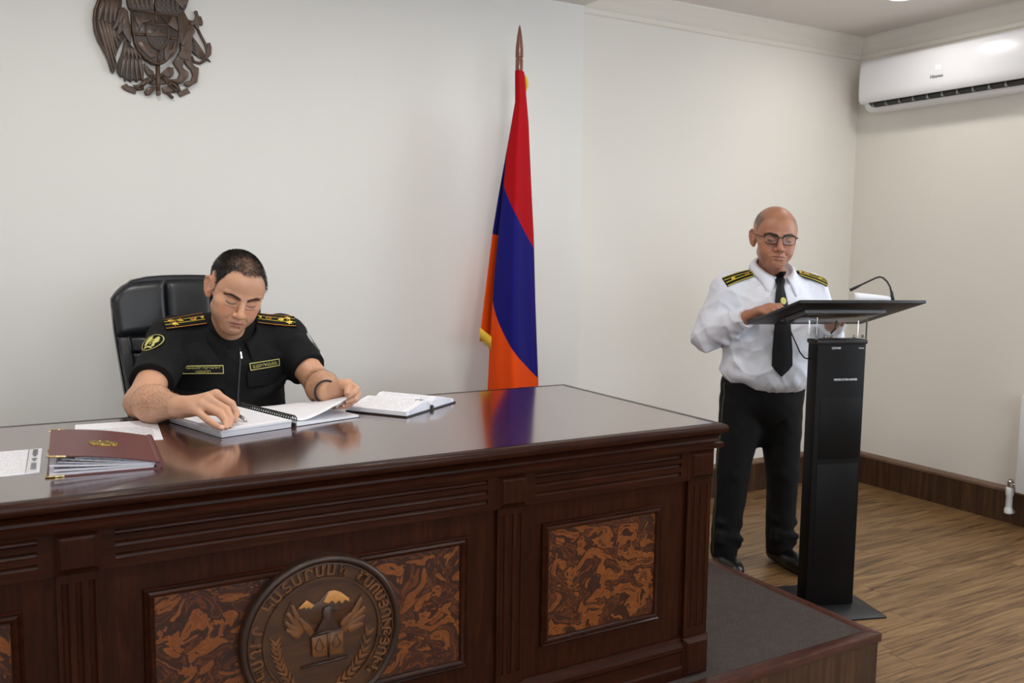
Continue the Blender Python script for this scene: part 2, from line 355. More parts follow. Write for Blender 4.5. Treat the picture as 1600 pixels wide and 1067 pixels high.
fx0, fx1 = 2*CX-1.783, 1.783
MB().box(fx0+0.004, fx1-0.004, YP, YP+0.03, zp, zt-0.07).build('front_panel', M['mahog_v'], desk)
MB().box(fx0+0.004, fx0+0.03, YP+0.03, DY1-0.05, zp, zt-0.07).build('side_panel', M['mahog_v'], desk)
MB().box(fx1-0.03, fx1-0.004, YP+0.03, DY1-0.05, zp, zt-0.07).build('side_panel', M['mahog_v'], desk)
def grooved(u0, u1, v0, v1, grooves, g0, g1, half, ypl, depth, horizontal):
    """board face with half-round grooves that stop short of its ends; u along the grooves"""
    m = MB(); prof = [(v0, depth)]
    prof.append((v0, 0))
    for g in grooves:
        for k in range(7):
            a = PI*k/6; prof.append((g-half*math.cos(a), half*0.8*math.sin(a)))
    prof += [(v1, 0), (v1, depth)]
    P = (lambda u, v, d: (u, ypl+d, v)) if horizontal else (lambda u, v, d: (v, ypl+d, u))
    m.prism([P(g0, v, d) for v, d in prof], tuple(Vector(P(g1, 0, 0))-Vector(P(g0, 0, 0))))
    for a, b in ((u0, g0), (g1, u1)):
        m.prism([P(a, v0, 0), P(a, v1, 0), P(a, v1, depth), P(a, v0, depth)], tuple(Vector(P(b, 0, 0))-Vector(P(a, 0, 0))))
    return m
caps = [(1.688, 1.783), (1.067, 1.153), (2*CX-1.153, 2*CX-1.067), (2*CX-1.783, 2*CX-1.688)]
for i, (a, b) in enumerate(caps):
    # pilaster with three flutes
    c = (a+b)/2
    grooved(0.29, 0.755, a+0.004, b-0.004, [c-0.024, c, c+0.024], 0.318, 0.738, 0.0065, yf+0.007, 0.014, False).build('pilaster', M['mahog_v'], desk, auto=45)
    for z0, z1, nm in ((0.757, 0.842, 'cap_block'), (zp, 0.289, 'plinth_block')):
        m = MB(); ins = 0.014
        m.rings([[(a, yf+0.019, z0), (b, yf+0.019, z0), (b, yf+0.019, z1), (a, yf+0.019, z1)], [(a, yf+0.004, z0), (b, yf+0.004, z0), (b, yf+0.004, z1), (a, yf+0.004, z1)],
                 [(a+0.004, yf+0.002, z0+0.004), (b-0.004, yf+0.002, z0+0.004), (b-0.004, yf+0.002, z1-0.004), (a+0.004, yf+0.002, z1-0.004)],
                 [(a+ins, yf-0.008, z0+ins), (b-ins, yf-0.008, z0+ins), (b-ins, yf-0.008, z1-ins), (a+ins, yf-0.008, z1-ins)]])
        m.build(nm, M['mahog_v'], desk)
segs = [(1.153, 1.688), (2*CX-1.067, 1.067), (2*CX-1.688, 2*CX-1.153)]
bp = [(YP, zp), (yf+0.002, zp), (yf+0.002, zp+0.030), (yf+0.006, zp+0.036), (yf+0.006, zp+0.076), (yf+0.002, zp+0.082), (yf+0.002, zp+0.094), (yf+0.009, zp+0.106), (yf+0.013, zp+0.118), (YP, zp+0.118)]
pans = [(1.208, 1.604, 0.364, 0.697), (2*CX-0.991, 0.991, 0.362, 0.699), (2*CX-1.604, 2*CX-1.208, 0.364, 0.697)]
for (a, b), pr in zip(segs, pans):
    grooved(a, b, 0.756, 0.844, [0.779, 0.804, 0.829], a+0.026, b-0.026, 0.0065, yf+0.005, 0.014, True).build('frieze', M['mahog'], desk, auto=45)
    MB().prism([(a, y_, z_) for y_, z_ in bp], (b-a, 0, 0)).build('base_moulding', M['mahog'], desk)
    p = MB().box(pr[0]+0.016, pr[1]-0.016, YP-0.004, YP, pr[2]+0.016, pr[3]-0.016).build('burl_panel', M['burl'], desk)
    tag(p, 'panel of swirling orange and dark burl veneer')
    MB().frame(pr, [(0, 0), (0, 0.008), (0.004, 0.012), (0.008, 0.009), (0.013, 0.014), (0.017, 0.013), (0.022, 0.006), (0.022, 0)], 'XZ', YP).build('panel_frame', M['mahog'], desk, auto=45)

# carved round seal on the desk front
CZ = 0.527; YM = YP-0.012
med = empty('carved_seal', (CX, YM, CZ), 'round carved wooden seal with ring lettering, eagle and mountains on the desk front', 'seal')
def medp(x, y): return (0.377990909+3.1454e-4*x-2.5e-6*y, 0.806461-6.318e-5*x-3.18125e-4*y)
lt = MB().lathe([(0.187, -0.012), (0.187, 0.012), (0.184, 0.018), (0.179, 0.0205), (0.174, 0.018), (0.171, 0.013), (0.170, 0.009)], (CX, YM, CZ), 'Y', 96, False); lt.build('rim', M['carved_dk'], med, auto=60)
MB().lathe([(0.170, 0.009), (0.1695, 0.013), (0.166, 0.0135), (0.164, 0.0075), (0.138, 0.0075), (0.137, 0.012), (0.132, 0.012), (0.131, 0.006), (0.06, 0.006), (0.0005, 0.006)], (CX, YM, CZ), 'Y', 96, False).build('disc', M['carved'], med, auto=40)
def ring_text(body, a_start, a_end, r, size, depth, out):
    L = MB()
    for i, ch in enumerate(body):
        a = math.radians(a_start+(a_end-a_start)*i/(len(body)-1))
        t = text_mb(ch, size, depth, bold=0.0011)
        c = Vector((CX+r*math.cos(a), YM-out, CZ+r*math.sin(a)))
        up = Vector((math.cos(a), 0, math.sin(a))); ri = Vector((math.sin(a), 0, -math.cos(a)))
        t.xform(frame_matrix(c, ri, up, Vector((0, -1, 0)))); L.add(t.v, t.f)
    return L
L = MB()
for b_, a, e_ in (('ՀԱՐԿԱԴԻՐ', 231, 164), ('ԿԱՏԱՐՄԱՆ', 143, 72), ('ԾԱՌԱՅՈՒԹՅՈՒՆ', 53, -42)):
    t = ring_text(b_, a, e_, 0.1510, 0.032, 0.0035, 0.0100); L.add(t.v, t.f)
tag(L.build('ring_lettering', M['carved_mid'], med), kind='stuff')
def relief(pts, name, mat, parent, y0, h, mapf, bev=0.002):
    m = MB(); P = [mapf(*p) for p in pts]
    m.prism([(x, y0, z) for x, z in P], (0, -h, 0)); o = m.build(name, mat, parent, bevel=bev, seg=2); return o
yi = YM-0.0055
relief([(560, 545), (600, 505), (640, 466), (695, 500), (740, 470), (800, 398), (840, 388), (900, 403), (960, 445), (1005, 462), (1000, 560), (900, 640), (650, 640), (580, 600)], 'mountain', M['carved'], med, yi, 0.004, medp)
relief([(582, 527), (640, 466), (697, 501), (668, 532), (652, 515), (640, 532), (622, 516), (606, 530)], 'snow_peak', M['carved_lt'], med, yi-0.004, 0.0025, medp, 0.0008)
relief([(762, 478), (803, 399), (845, 389), (892, 402), (955, 446), (958, 472), (925, 458), (903, 488), (878, 464), (853, 492), (828, 464), (800, 488)], 'snow_peak', M['carved_lt'], med, yi-0.004, 0.0025, medp, 0.0008)
FCNT = [0]
def feather(p0, p1, w0, name='feather', bend=0.0, h=0.004, mat=None, parent=None, mapf=medp, yy=None, tip=0.25, bv=0.0012):
    FCNT[0] += 1; h = h+0.00035*(FCNT[0] % 6)      # each feather a little prouder than its neighbour
    a, b = Vector(p0), Vector(p1); d = b-a; nrm = Vector((-d.y, d.x)).normalized(); pts = []; n = 6
    for i in range(n+1):
        t = i/n; wd = w0*(1-(1-tip)*t**2.2)*(0.75+0.25*math.sin(PI*min(1, t*1.6))); off = bend*math.sin(PI*t*0.5)
        pts.append(a+d*t+nrm*(wd+off))
    for i in range(n, -1, -1):
        t = i/n; wd = w0*(1-(1-tip)*t**2.2)*(0.75+0.25*math.sin(PI*min(1, t*1.6))); off = bend*math.sin(PI*t*0.5)
        pts.append(a+d*t+nrm*(-wd+off))
    return relief([tuple(p) for p in pts], name, mat or M['carved'], parent or med, yy if yy is not None else yi-0.004, h, mapf, bv)
for pts in ([(690, 735), (600, 745), (500, 700), (472, 640), (490, 560), (530, 482), (560, 560), (590, 585), (650, 605), (690, 660)], [(900, 715), (960, 700), (1040, 690), (1085, 600), (1088, 500), (1050, 420), (1005, 500), (970, 545), (905, 590), (885, 650)]):
    relief(pts, 'wing', M['carved'], med, yi, 0.0045, medp, 0)
for (a, b, wv) in [((610, 690), (535, 500), 27), ((600, 705), (500, 555), 27), ((595, 718), (485, 622), 27), ((590, 730), (492, 680), 25), ((665, 690), (590, 600), 28), ((680, 715), (620, 650), 26),
                   ((955, 640), (1048, 440), 28), ((955, 655), (1076, 505), 28), ((950, 670), (1072, 570), 27), ((945, 685), (1060, 630), 25), ((900, 650), (968, 560), 27), ((905, 690), (960, 625), 26)]:
    feather(a, b, wv, 'wing_feather', yy=yi-0.0045, mat=M['carved_mid'], tip=0.55, h=0.003, bv=0.0007)
relief([(765, 515), (805, 500), (855, 515), (858, 540), (828, 545), (835, 585), (862, 640), (885, 668), (800, 690), (700, 700), (735, 640), (758, 590), (752, 545)], 'eagle_body', M['carved_dk'], med, yi-0.004, 0.007, medp)
relief([(672, 738), (788, 704), (796, 868), (680, 884)], 'book_page', M['carved_mid'], med, yi-0.003, 0.007, medp)
relief([(800, 702), (908, 668), (908, 852), (802, 866)], 'book_page', M['carved_mid'], med, yi-0.003, 0.007, medp)
def mtube(pts, r_, name, mat, yy):
    return MB().tube([(medp(*p)[0], yy, medp(*p)[1]) for p in pts], r_, 6).build(name, mat, med, smooth=True)
for cx_, cy_ in ((728, 805), (855, 775)):
    mtube([(cx_, cy_-70), (cx_-30, cy_+5), (cx_-15, cy_+28), (cx_+18, cy_+24), (cx_+32, cy_-5), (cx_, cy_-70)], 0.0014, 'scale_pan', M['carved_dk'], yi-0.0105)
mtube([(680, 722), (740, 702), (790, 690), (850, 682), (905, 668)], 0.0022, 'scale_beam', M['carved_dk'], yi-0.0105)
mtube([(794, 690), (798, 880)], 0.003, 'scale_post', M['carved_dk'], yi-0.0095)
mtube([(598, 966), (952, 884)], 0.0032, 'sword', M['carved_dk'], yi-0.004)
for ctl, side in (([(540, 1090), (470, 980), (430, 870), (418, 760)], 1), ([(870, 1090), (985, 990), (1070, 850), (1118, 660)], -1)):
    for i in range(9):
        t = i/9; k = t*3; j = min(int(k), 2); fr_ = k-j
        p = Vector(ctl[j]).lerp(Vector(ctl[j+1]), fr_); d = (Vector(ctl[j+1])-Vector(ctl[j])).normalized(); nn = Vector((-d.y, d.x))
        for sg in (-1, 1):
            q = p+d*62+nn*sg*38; feather(tuple(p), tuple(q), 13, 'wreath_leaf', h=0.0045, yy=yi, tip=0.1, mat=M['carved_mid'])

# ---------------------------------------------------------------- carved coat of arms on the wall
emb = empty('wall_emblem', (0.56, YL, 1.95), 'dark carved wooden coat of arms with eagle, lion and shield on the wall', 'emblem')
def em(x, y): return (0.316858+3.50417e-4*x-9.5e-6*y, 2.287333+4.1667e-5*x-3.63e-4*y)
EW = M['carved_wall']
EB = M['carved_wall_shade']  # back layers of the relief, with the painted recess shade
def R_(name, pts, y0, h, bev=0.003): return relief(pts, name, EB if name in ('eagle_wing', 'eagle_body', 'lion_mane', 'eagle_tail', 'shield', 'inner_shield', 'lion_wing', 'ribbon_fold') else EW, emb, YL-y0, h, em, bev)
def T_(name, pts, r_, y0): return MB().tube([(em(*p)[0], YL-y0, em(*p)[1]) for p in pts], r_, 8).build(name, EW, emb, smooth=True)
def Fm(name, a, b, w_, y0, h=0.006, tip=0.3, bend=0): return feather(a, b, w_, name, bend, h, EW, emb, em, YL-y0, tip)
R_('eagle_wing', [(190, -60), (150, 20), (115, 110), (104, 200), (114, 310), (148, 410), (200, 500), (248, 600), (282, 690), (290, 735), (320, 705), (332, 640), (322, 570), (345, 500), (392, 405), (412, 390), (380, 330), (350, 250), (345, 150), (385, 70), (390, 0), (370, -80), (280, -120)], 0, 0.016)
for a, b, w_ in [((150, 190), (292, 722), 20), ((190, 205), (312, 690), 19), ((228, 220), (325, 628), 19), ((262, 240), (325, 560), 18), ((292, 280), (345, 490), 17), ((318, 320), (375, 420), 14)]: Fm('wing_feather', a, b, w_, 0.016)
for a, b, w_ in [((200, 20), (155, 215), 26), ((245, 20), (215, 225), 26), ((290, 20), (265, 240), 25), ((330, 20), (305, 230), 22)]: Fm('wing_covert', a, b, w_, 0.018, 0.009, 0.55)
T_('wing_edge', [(200, -60), (160, 20), (127, 110), (118, 200), (128, 310), (160, 405), (210, 500), (258, 600), (290, 715)], 0.006, 0.016)
R_('eagle_body', [(420, -140), (425, 0), (440, 80), (475, 112), (700, 132), (694, 60), (668, 0), (640, -140)], 0, 0.028)
R_('lion_mane', [(716, -140), (705, 60), (715, 134), (945, 155), (1000, 125), (1030, 70), (1050, 10), (1000, -140)], 0, 0.028)
for r0, xa, xb in ((0, 445, 680), (1, 455, 690), (2, 470, 700)):
    for k in range(5): Fm('body_feather', (xa+(xb-xa)*(k+0.5)/5, -40+r0*40), (xa+(xb-xa)*(k+0.5)/5+4, 28+r0*38), 22, 0.027-0.002*r0, 0.007, 0.2)
for r0 in range(3):
    for k in range(5): Fm('mane_curl', (735+k*48, -30+r0*44), (760+k*48, 40+r0*40), 17, 0.027-0.002*r0, 0.008, 0.4, 10)
R_('lion_head', [(890, -90), (900, 10), (950, 60), (995, 100), (995, 60), (1030, 40), (1052, 0), (1030, -90)], 0.02, 0.018)
R_('eagle_thigh', [(345, 100), (328, 200), (285, 290), (292, 312), (322, 295), (345, 265), (326, 345), (348, 362), (385, 320), (430, 400), (470, 440), (475, 300), (452, 200), (442, 120), (400, 78)], 0.012, 0.014)
Fm('leg_plume', (405, 110), (350, 250), 26, 0.026, 0.008, 0.4); Fm('leg_plume', (420, 150), (385, 320), 24, 0.026, 0.008, 0.4)
R_('eagle_tail', [(405, 400), (392, 480), (368, 560), (336, 640), (332, 715), (362, 768), (398, 765), (408, 820), (440, 795), (466, 826), (497, 795), (532, 826), (562, 795), (597, 820), (604, 740), (592, 640), (562, 560), (522, 500), (472, 450), (440, 400)], 0, 0.014)
for k in range(5): Fm('tail_feather', (415+k*36, 575+k*4), (368+k*54, 762+min(k, 2)*24), 19, 0.013, 0.008, 0.35)
for k in range(5): Fm('tail_covert', (420+k*30, 470+k*8), (400+k*44, 585+k*8), 20, 0.015, 0.010, 0.3)
R_('lion', [(950, 130), (1010, 108), (1052, 190), (1100, 205), (1112, 260), (1126, 310), (1092, 380), (1094, 520), (1080, 560), (1092, 620), (1112, 662), (1170, 690), (1162, 760), (1150, 840), (1105, 862), (1060, 890), (1020, 872), (1018, 832), (1080, 820), (1100, 762), (1078, 705), (1030, 655), (1008, 610), (990, 650), (1002, 690), (1062, 732), (1052, 785), (1000, 842), (950, 852), (880, 824), (868, 800), (942, 800), (965, 742), (930, 685), (893, 632), (930, 580), (972, 500), (958, 300)], 0.002, 0.022, 0.005)
Fm('lion_paw', (1075, 225), (1112, 240), 26, 0.02, 0.01, 0.9); Fm('lion_thigh', (1000, 600), (1040, 500), 55, 0.02, 0.008, 0.8)
Fm('lion_arm', (1090, 290), (985, 455), 34, 0.02, 0.010, 0.7)
R_('lion_wing', [(1098, 345), (1080, 460), (1108, 538), (1180, 583), (1240, 600), (1306, 628), (1255, 562), (1200, 500), (1142, 400)], 0, 0.012)
for k in range(4): Fm('wing_feather', (1105+k*8, 380+k*45), (1275-k*30, 612-k*6), 13, 0.012, 0.005, 0.3)
T_('lion_tail', [(1155, 280), (1195, 360), (1235, 430), (1258, 500), (1256, 560), (1228, 612), (1180, 636), (1120, 618), (1088, 565)], 0.0058, 0.010)
R_('tail_tuft', [(1256, 430), (1288, 420), (1306, 470), (1302, 545), (1272, 578), (1256, 520)], 0.003, 0.013)
R_('claw_ornament', [(1120, 92), (1150, 95), (1166, 150), (1192, 152), (1200, 175), (1212, 215), (1205, 250), (1172, 240), (1168, 292), (1140, 285), (1114, 240), (1115, 190), (1136, 150), (1118, 115)], 0.003, 0.014)
SH = [(468, 104), (700, 124), (948, 150), (968, 300), (962, 420), (940, 500), (890, 572), (820, 632), (745, 664), (680, 652), (600, 602), (540, 532), (500, 442), (474, 300)]
R_('shield', SH, 0.004, 0.030, 0.002)
T_('shield_rim', [(478, 114), (700, 134), (938, 160), (956, 300), (950, 418), (930, 492), (884, 560), (816, 620), (745, 650), (684, 640), (610, 592), (552, 526), (512, 440), (486, 300), (478, 114)], 0.0042, 0.034)
for p in ([(712, 130), (722, 250)], [(742, 510), (744, 650)], [(486, 352), (612, 360)], [(838, 388), (952, 396)]): T_('shield_bar', p, 0.006, 0.033)
IN = [(608, 250), (832, 266), (840, 380), (812, 452), (772, 496), (730, 512), (680, 482), (640, 422), (614, 340)]
R_('inner_shield', IN, 0.034, 0.008, 0.001)
T_('inner_rim', IN+[IN[0]], 0.0032, 0.042)
R_('mountain', [(636, 376), (690, 346), (724, 306), (762, 342), (822, 380)], 0.042, 0.006, 0.0012)
T_('vessel', [(688, 305), (705, 318), (725, 306), (745, 320), (765, 310)], 0.002, 0.043)
for r0 in range(2):
    for k in range(4-r0): R_('wave', [(662+k*38+r0*16, 400+r0*30), (690+k*38+r0*16, 402+r0*30), (684+k*38+r0*16, 414+r0*30), (672+k*38+r0*16, 413+r0*30)], 0.042, 0.003, 0.0005)
R_('charge_lion', [(500, 180), (520, 165), (545, 200), (585, 150), (605, 165), (612, 205), (670, 212), (620, 235), (575, 245), (560, 310), (540, 325), (530, 260), (505, 215)], 0.034, 0.007, 0.002)
R_('charge_bird', [(760, 165), (835, 245), (870, 175), (905, 170), (915, 200), (940, 260), (935, 325), (880, 290), (835, 258)], 0.034, 0.007, 0.002)
R_('charge_eagles', [(515, 440), (560, 420), (590, 395), (600, 440), (640, 465), (660, 500), (650, 535), (715, 540), (710, 580), (660, 600), (620, 560), (560, 500)], 0.034, 0.007, 0.002)
R_('charge_lion', [(795, 520), (825, 450), (850, 460), (840, 510), (880, 500), (900, 420), (925, 450), (905, 490), (935, 520), (860, 560), (820, 630), (795, 600)], 0.034, 0.007, 0.002)
T_('sword', [(738, 650), (744, 950)], 0.0085, 0.02)
R_('sword_pommel', [(720, 930), (745, 915), (770, 932), (765, 965), (744, 972), (724, 965)], 0.012, 0.022)
R_('sword_guard', [(660, 842), (690, 768), (800, 772), (832, 832), (820, 852), (672, 852)], 0.004, 0.012)
R_('wheat_bundle', [(768, 742), (850, 670), (905, 682), (908, 742), (880, 782), (832, 782)], 0.002, 0.016)
R_('wheat_bundle', [(602, 630), (662, 690), (705, 720), (696, 770), (640, 762), (606, 700)], 0.002, 0.016)
for a, b in (((550, 885), (640, 800)), ((640, 825), (708, 765)), ((790, 765), (850, 820)), ((840, 822), (935, 905))):
    A, B = Vector(a), Vector(b); d = (B-A).normalized(); nn = Vector((-d.y, d.x))*16
    T_('chain_link', [tuple(A+nn), tuple(B+nn), tuple(B+d*14), tuple(B-nn), tuple(A-nn), tuple(A-d*14), tuple(A+nn)], 0.0038, 0.02)
R_('ribbon_end', [(374, 862), (432, 828), (444, 852), (540, 878), (520, 945), (440, 915), (400, 890)], 0, 0.010)
R_('ribbon_end', [(945, 932), (1060, 888), (1064, 915), (1090, 940), (972, 986)], 0, 0.010)
R_('ribbon_fold', [(490, 845), (600, 845), (610, 900), (545, 910)], 0, 0.006); R_('ribbon_fold', [(860, 850), (960, 850), (990, 912), (930, 940), (850, 940)], 0, 0.006)
R_('branch', [(598, 925), (640, 880), (702, 858), (724, 890), (664, 958), (620, 965)], 0.003, 0.016, 0.004)
R_('quill', [(780, 880), (860, 868), (940, 895), (900, 930), (850, 950), (790, 930)], 0.003, 0.014, 0.004)
T_('quill_tip', [(840, 935), (902, 994)], 0.0062, 0.01)
# ---------------------------------------------------------------- air conditioner
ac = empty('air_conditioner', (XR, 3.13, 2.24), 'white wall-mounted split air conditioner high on the right wall', 'air conditioner')
AY0, AY1 = 2.60, 3.645
prof = [(XR, 2.525), (4.47, 2.525), (4.448, 2.521), (4.432, 2.508), (4.424, 2.485), (4.420, 2.40), (4.421, 2.33), (4.428, 2.296), (4.442, 2.281)]
bot = [(4.452, 2.276), (4.50, 2.247), (4.515, 2.240), (4.56, 2.236), (XR, 2.24)]
endy = lambda t: 0.018*(1-math.sqrt(max(0, 1-t*t)))
def ac_part(pts, name, mat, a, b, rnd=0.016):
    R = []; c = Vector((4.54, 2.39))
    for k in range(5):
        t = k/4; ins = rnd*(1-math.sin(t*PI/2)); yy = a+rnd*(1-math.cos(t*PI/2))
        R.append((yy, ins))
    ring = lambda yy, ins: [(min(XR, x+(ins if x < XR-0.01 else 0)), yy, z+(-ins if z > 2.4 else ins)*(1 if (z > 2.5 or z < 2.25) else 0)) for x, z in pts]
    rr = [ring(yy, ins) for yy, ins in R]+[ring(a+b-yy, ins) for yy, ins in reversed(R)]
    m = MB(); m.rings(rr, True, True); return m.build(name, mat, ac, auto=35)
ac_part(prof+[(XR, 2.281)], 'front_casing', M['white_pl'], AY0, AY1)
ac_part([(XR, 2.2815), (4.475, 2.2815), (4.485, 2.262)]+bot[1:], 'lower_tray', M['white_pl'], AY0, AY1)
MB().prism([(4.444, AY0+0.03, 2.2815), (4.476, AY0+0.03, 2.2815), (4.487, AY0+0.03, 2.262), (4.478, AY0+0.03, 2.2605)], (0, AY1-AY0-0.09, 0)).build('air_outlet', M['dark_pl'], ac)
lv = MB().prism([(4.448, AY0+0.05, 2.2725), (4.478, AY0+0.05, 2.2545), (4.480, AY0+0.05, 2.2565), (4.450, AY0+0.05, 2.2745)], (0, AY1-AY0-0.13, 0)).build('louver', M['dark_pl'], ac)
for i in range(10):
    yy = AY1-0.085-i*0.088
    MB().box(4.449, 4.482, yy-0.003, yy+0.003, 2.256, 2.279).build('vane', M['grey_pl'], ac)
for k in range(3):
    for j in range(2): pass
t = text_mb('26', 0.034, 0.0005); t.xform(frame_matrix((4.4188, 3.128, 2.405), (0, -1, 0), (0, 0, 1), (-1, 0, 0))); t.build('temperature_display', M['led'], ac)
t = text_mb('Hisense', 0.024, 0.0005, bold=0.0004); t.xform(frame_matrix((4.4188, 3.135, 2.360), (0, -1, 0), (0, 0, 1), (-1, 0, 0))); tag(t.build('logo_lettering', M['print_grey'], ac), kind='stuff')

# ---------------------------------------------------------------- radiator with its valve
rad = empty('radiator', (4.55, 2.1, 0), 'white panel radiator low on the right wall at the picture edge', 'radiator')
MB().box(4.515, 4.535, 1.25, 2.615, 0.195, 0.70).build('front_panel', M['white_enamel'], rad, bevel=0.006)
MB().box(4.565, 4.580, 1.25, 2.615, 0.195, 0.70).build('rear_panel', M['white_enamel'], rad, bevel=0.005)
MB().box(4.535, 4.565, 1.26, 2.605, 0.205, 0.69).build('fins', M['white_enamel'], rad)
for yy in (1.45, 2.4): MB().box(4.58, XR-0.002, yy, yy+0.03, 0.3, 0.6).build('bracket', M['white_enamel'], rad)
MB().tube([(4.55, 2.66, 0.075), (4.575, 2.66, 0.068), (4.60, 2.66, 0.068)], 0.008, 10).build('supply_pipe', M['white_enamel'], rad, smooth=True)
MB().tube([(4.55, 2.61, 0.225), (4.55, 2.665, 0.225)], 0.010, 12).build('valve_stub', M['chrome'], rad, smooth=False)
MB().lathe([(0.010, 0.20), (0.016, 0.205), (0.016, 0.24), (0.011, 0.245), (0.011, 0.25)], (4.55, 2.658, 0), n=16).build('valve_body', M['chrome'], rad, auto=40)
MB().lathe([(0.014, 0.10), (0.016, 0.104), (0.015, 0.16), (0.019, 0.165), (0.019, 0.205), (0.015, 0.21)], (4.55, 2.660, 0), n=20).build('thermostat_head', M['white_enamel'], rad, auto=40)
MB().lathe([(0.012, 0.066), (0.020, 0.070), (0.021, 0.09), (0.017, 0.10)], (4.55, 2.660, 0), n=20).build('pipe_collar', M['white_enamel'], rad, auto=40)

# ---------------------------------------------------------------- flag
FX, FY = 1.985, 3.40
flag = empty('flag', (FX, FY, zp), 'red, blue and orange flag hanging on a spear-topped pole behind the desk', 'flag')
MB().lathe([(0.015, zp+0.02), (0.015, 2.165)], (FX, FY, 0), n=16).build('pole', M['spear'], flag, auto=40)
MB().lathe([(0.0165, 2.150), (0.0165, 2.212), (0.0145, 2.216), (0.0145, 2.220), (0.0175, 2.223), (0.0165, 2.26), (0.011, 2.31), (0.005, 2.345), (0.0008, 2.358)], (FX, FY, 0), n=20).build('spear_tip', M['spear'], flag, auto=40)
MB().lathe([(0.17, zp), (0.17, zp+0.02), (0.15, zp+0.035), (0.03, zp+0.05), (0.024, zp+0.12), (0.018, zp+0.13)], (FX, FY, 0), n=32).build('stand', M['black_metal'], flag, auto=40)
def fl_tab(z, tab):
    for (z1, v1), (z0, v0) in zip(tab[:-1], tab[1:]):
        if z >= z0: return v0+(v1-v0)*(z-z0)/(z1-z0)
    return tab[-1][1]
# silhouettes (height, x): outer edges of the hanging cloth
pz = lambda py: 1.40+(2.168-1.40)+(110-py)*(2.168-0.7985)/(605-110)
px = lambda pxx, py: 1.985+(pxx-811)*0.00327+(py-110)*0.0000465
rawR = [(110, 818), (160, 822.5), (189, 825), (245, 827.5), (301, 830), (357, 833), (414, 834.5), (470, 836), (526, 838), (605, 841), (720, 845)]
rawLf = [(110, 805), (160, 805), (189, 800), (245, 791.5), (301, 786), (357, 780), (414, 774), (470, 770), (526, 766), (605, 762), (720, 757)]
rawLb = [(110, 806), (160, 806), (189, 800), (245, 790), (301, 783), (357, 774), (414, 767), (470, 760), (520, 754), (532, 753)]
tabR = [(pz(a), px(b, a)) for a, b in rawR]; tabLf = [(pz(a), px(b, a)) for a, b in rawLf]; tabLb = [(pz(a), px(b-(4 if a > 300 else 1), a)) for a, b in rawLb]
def sheet(name, tabL, z0, z1, nz, nu, yc, amp, b1, b2, ph, bul=0.35, skew=0.0):
    V = []; F = []; S = []
    for i in range(nz+1):
        for j in range(nu+1):
            u = j/nu; z = z1+(z0-z1)*i/nz
            zz = z+skew*u
            xl, xr = fl_tab(zz, tabL), fl_tab(zz, tabR)
            wd = (xr-xl)
            x = xl+wd*u
            xb = x
            y = yc+amp*wd*(math.sin(u*PI*2.3+ph+zz*0.8)*0.55+math.sin(u*PI*5.1+ph*2+zz*1.7)*0.22)-bul*wd*math.sin(PI*u)
            x = xb+(y-FY)*0.577; V.append((x, y, zz)); B1, B2 = b1(u), b2(u); S.append(1+(B1-zz)/(B1-B2))
    for i in range(nz):
        for j in range(nu): a = i*(nu+1)+j; F.append((a, a+1, a+nu+2, a+nu+1))
    me = bpy.data.meshes.new(name); me.from_pydata(V, [], F); me.update()
    at = me.attributes.new('stripe', 'FLOAT', 'POINT'); at.data.foreach_set('value', S)
    o = finish(name, me, M['flagcloth'], flag, smooth=True)
    sm = o.modifiers.new('thick', 'SOLIDIFY'); sm.thickness = 0.0012
    return o
def flagmat():
    t = NT('flag_cloth'); a = t.n('ShaderNodeAttribute', attribute_name='stripe'); m = t.n('ShaderNodeMath', operation='DIVIDE'); m.inputs[1].default_value = 3.0
    t.l(a.outputs['Fac'], m.inputs[0])
    t.l(t.ramp([(0, srgb(172, 8, 22)), (1/3, srgb(24, 22, 112)), (2/3, srgb(236, 78, 16))], m.outputs[0], 'CONSTANT'), t.b.inputs['Base Color'])
    t.set(Roughness=0.8); t.b.inputs['Specular IOR Level'].default_value = 0.15
    return t.bump(t.noise(t.coords(), 900, 2), 0.1, 0.0005).m
M['flagcloth'] = flagmat()
sheet('front_drape', tabLf, 0.45, 2.162, 130, 40, FY-0.02, 0.16, lambda u: pz(286+96*u), lambda u: pz(464+128*(u**0.75)), 0.4)
sheet('rear_drape', tabLb, pz(531), pz(190), 110, 30, FY+0.06, 0.10, lambda u: pz(236+60*u), lambda u: pz(361+14*u), 2.0, -0.1)
fr = MB()
for i in range(16):
    u = i/15; x = px(753+13*u, 520); z = pz(512+14*u)
    fr.tube([(x, FY+0.01-0.02*u, z+0.012), (x-0.002, FY+0.008-0.02*u, z-0.014), (x+0.001, FY+0.01-0.02*u, z-0.045+0.008*math.sin(i*2.1))], [0.0022, 0.002, 0.0012], 5)
tag(fr.build('fringe', M['gold_thread'], flag, smooth=True), kind='stuff')
MB().tube([(FX+0.022, FY-0.01, 2.15), (FX+0.028, FY-0.014, 2.13), (FX+0.03, FY-0.016, 2.105), (FX+0.024, FY-0.014, 2.075)], [0.003, 0.008, 0.007, 0.002], 8).build('tassel', M['gold_thread'], flag, smooth=True)

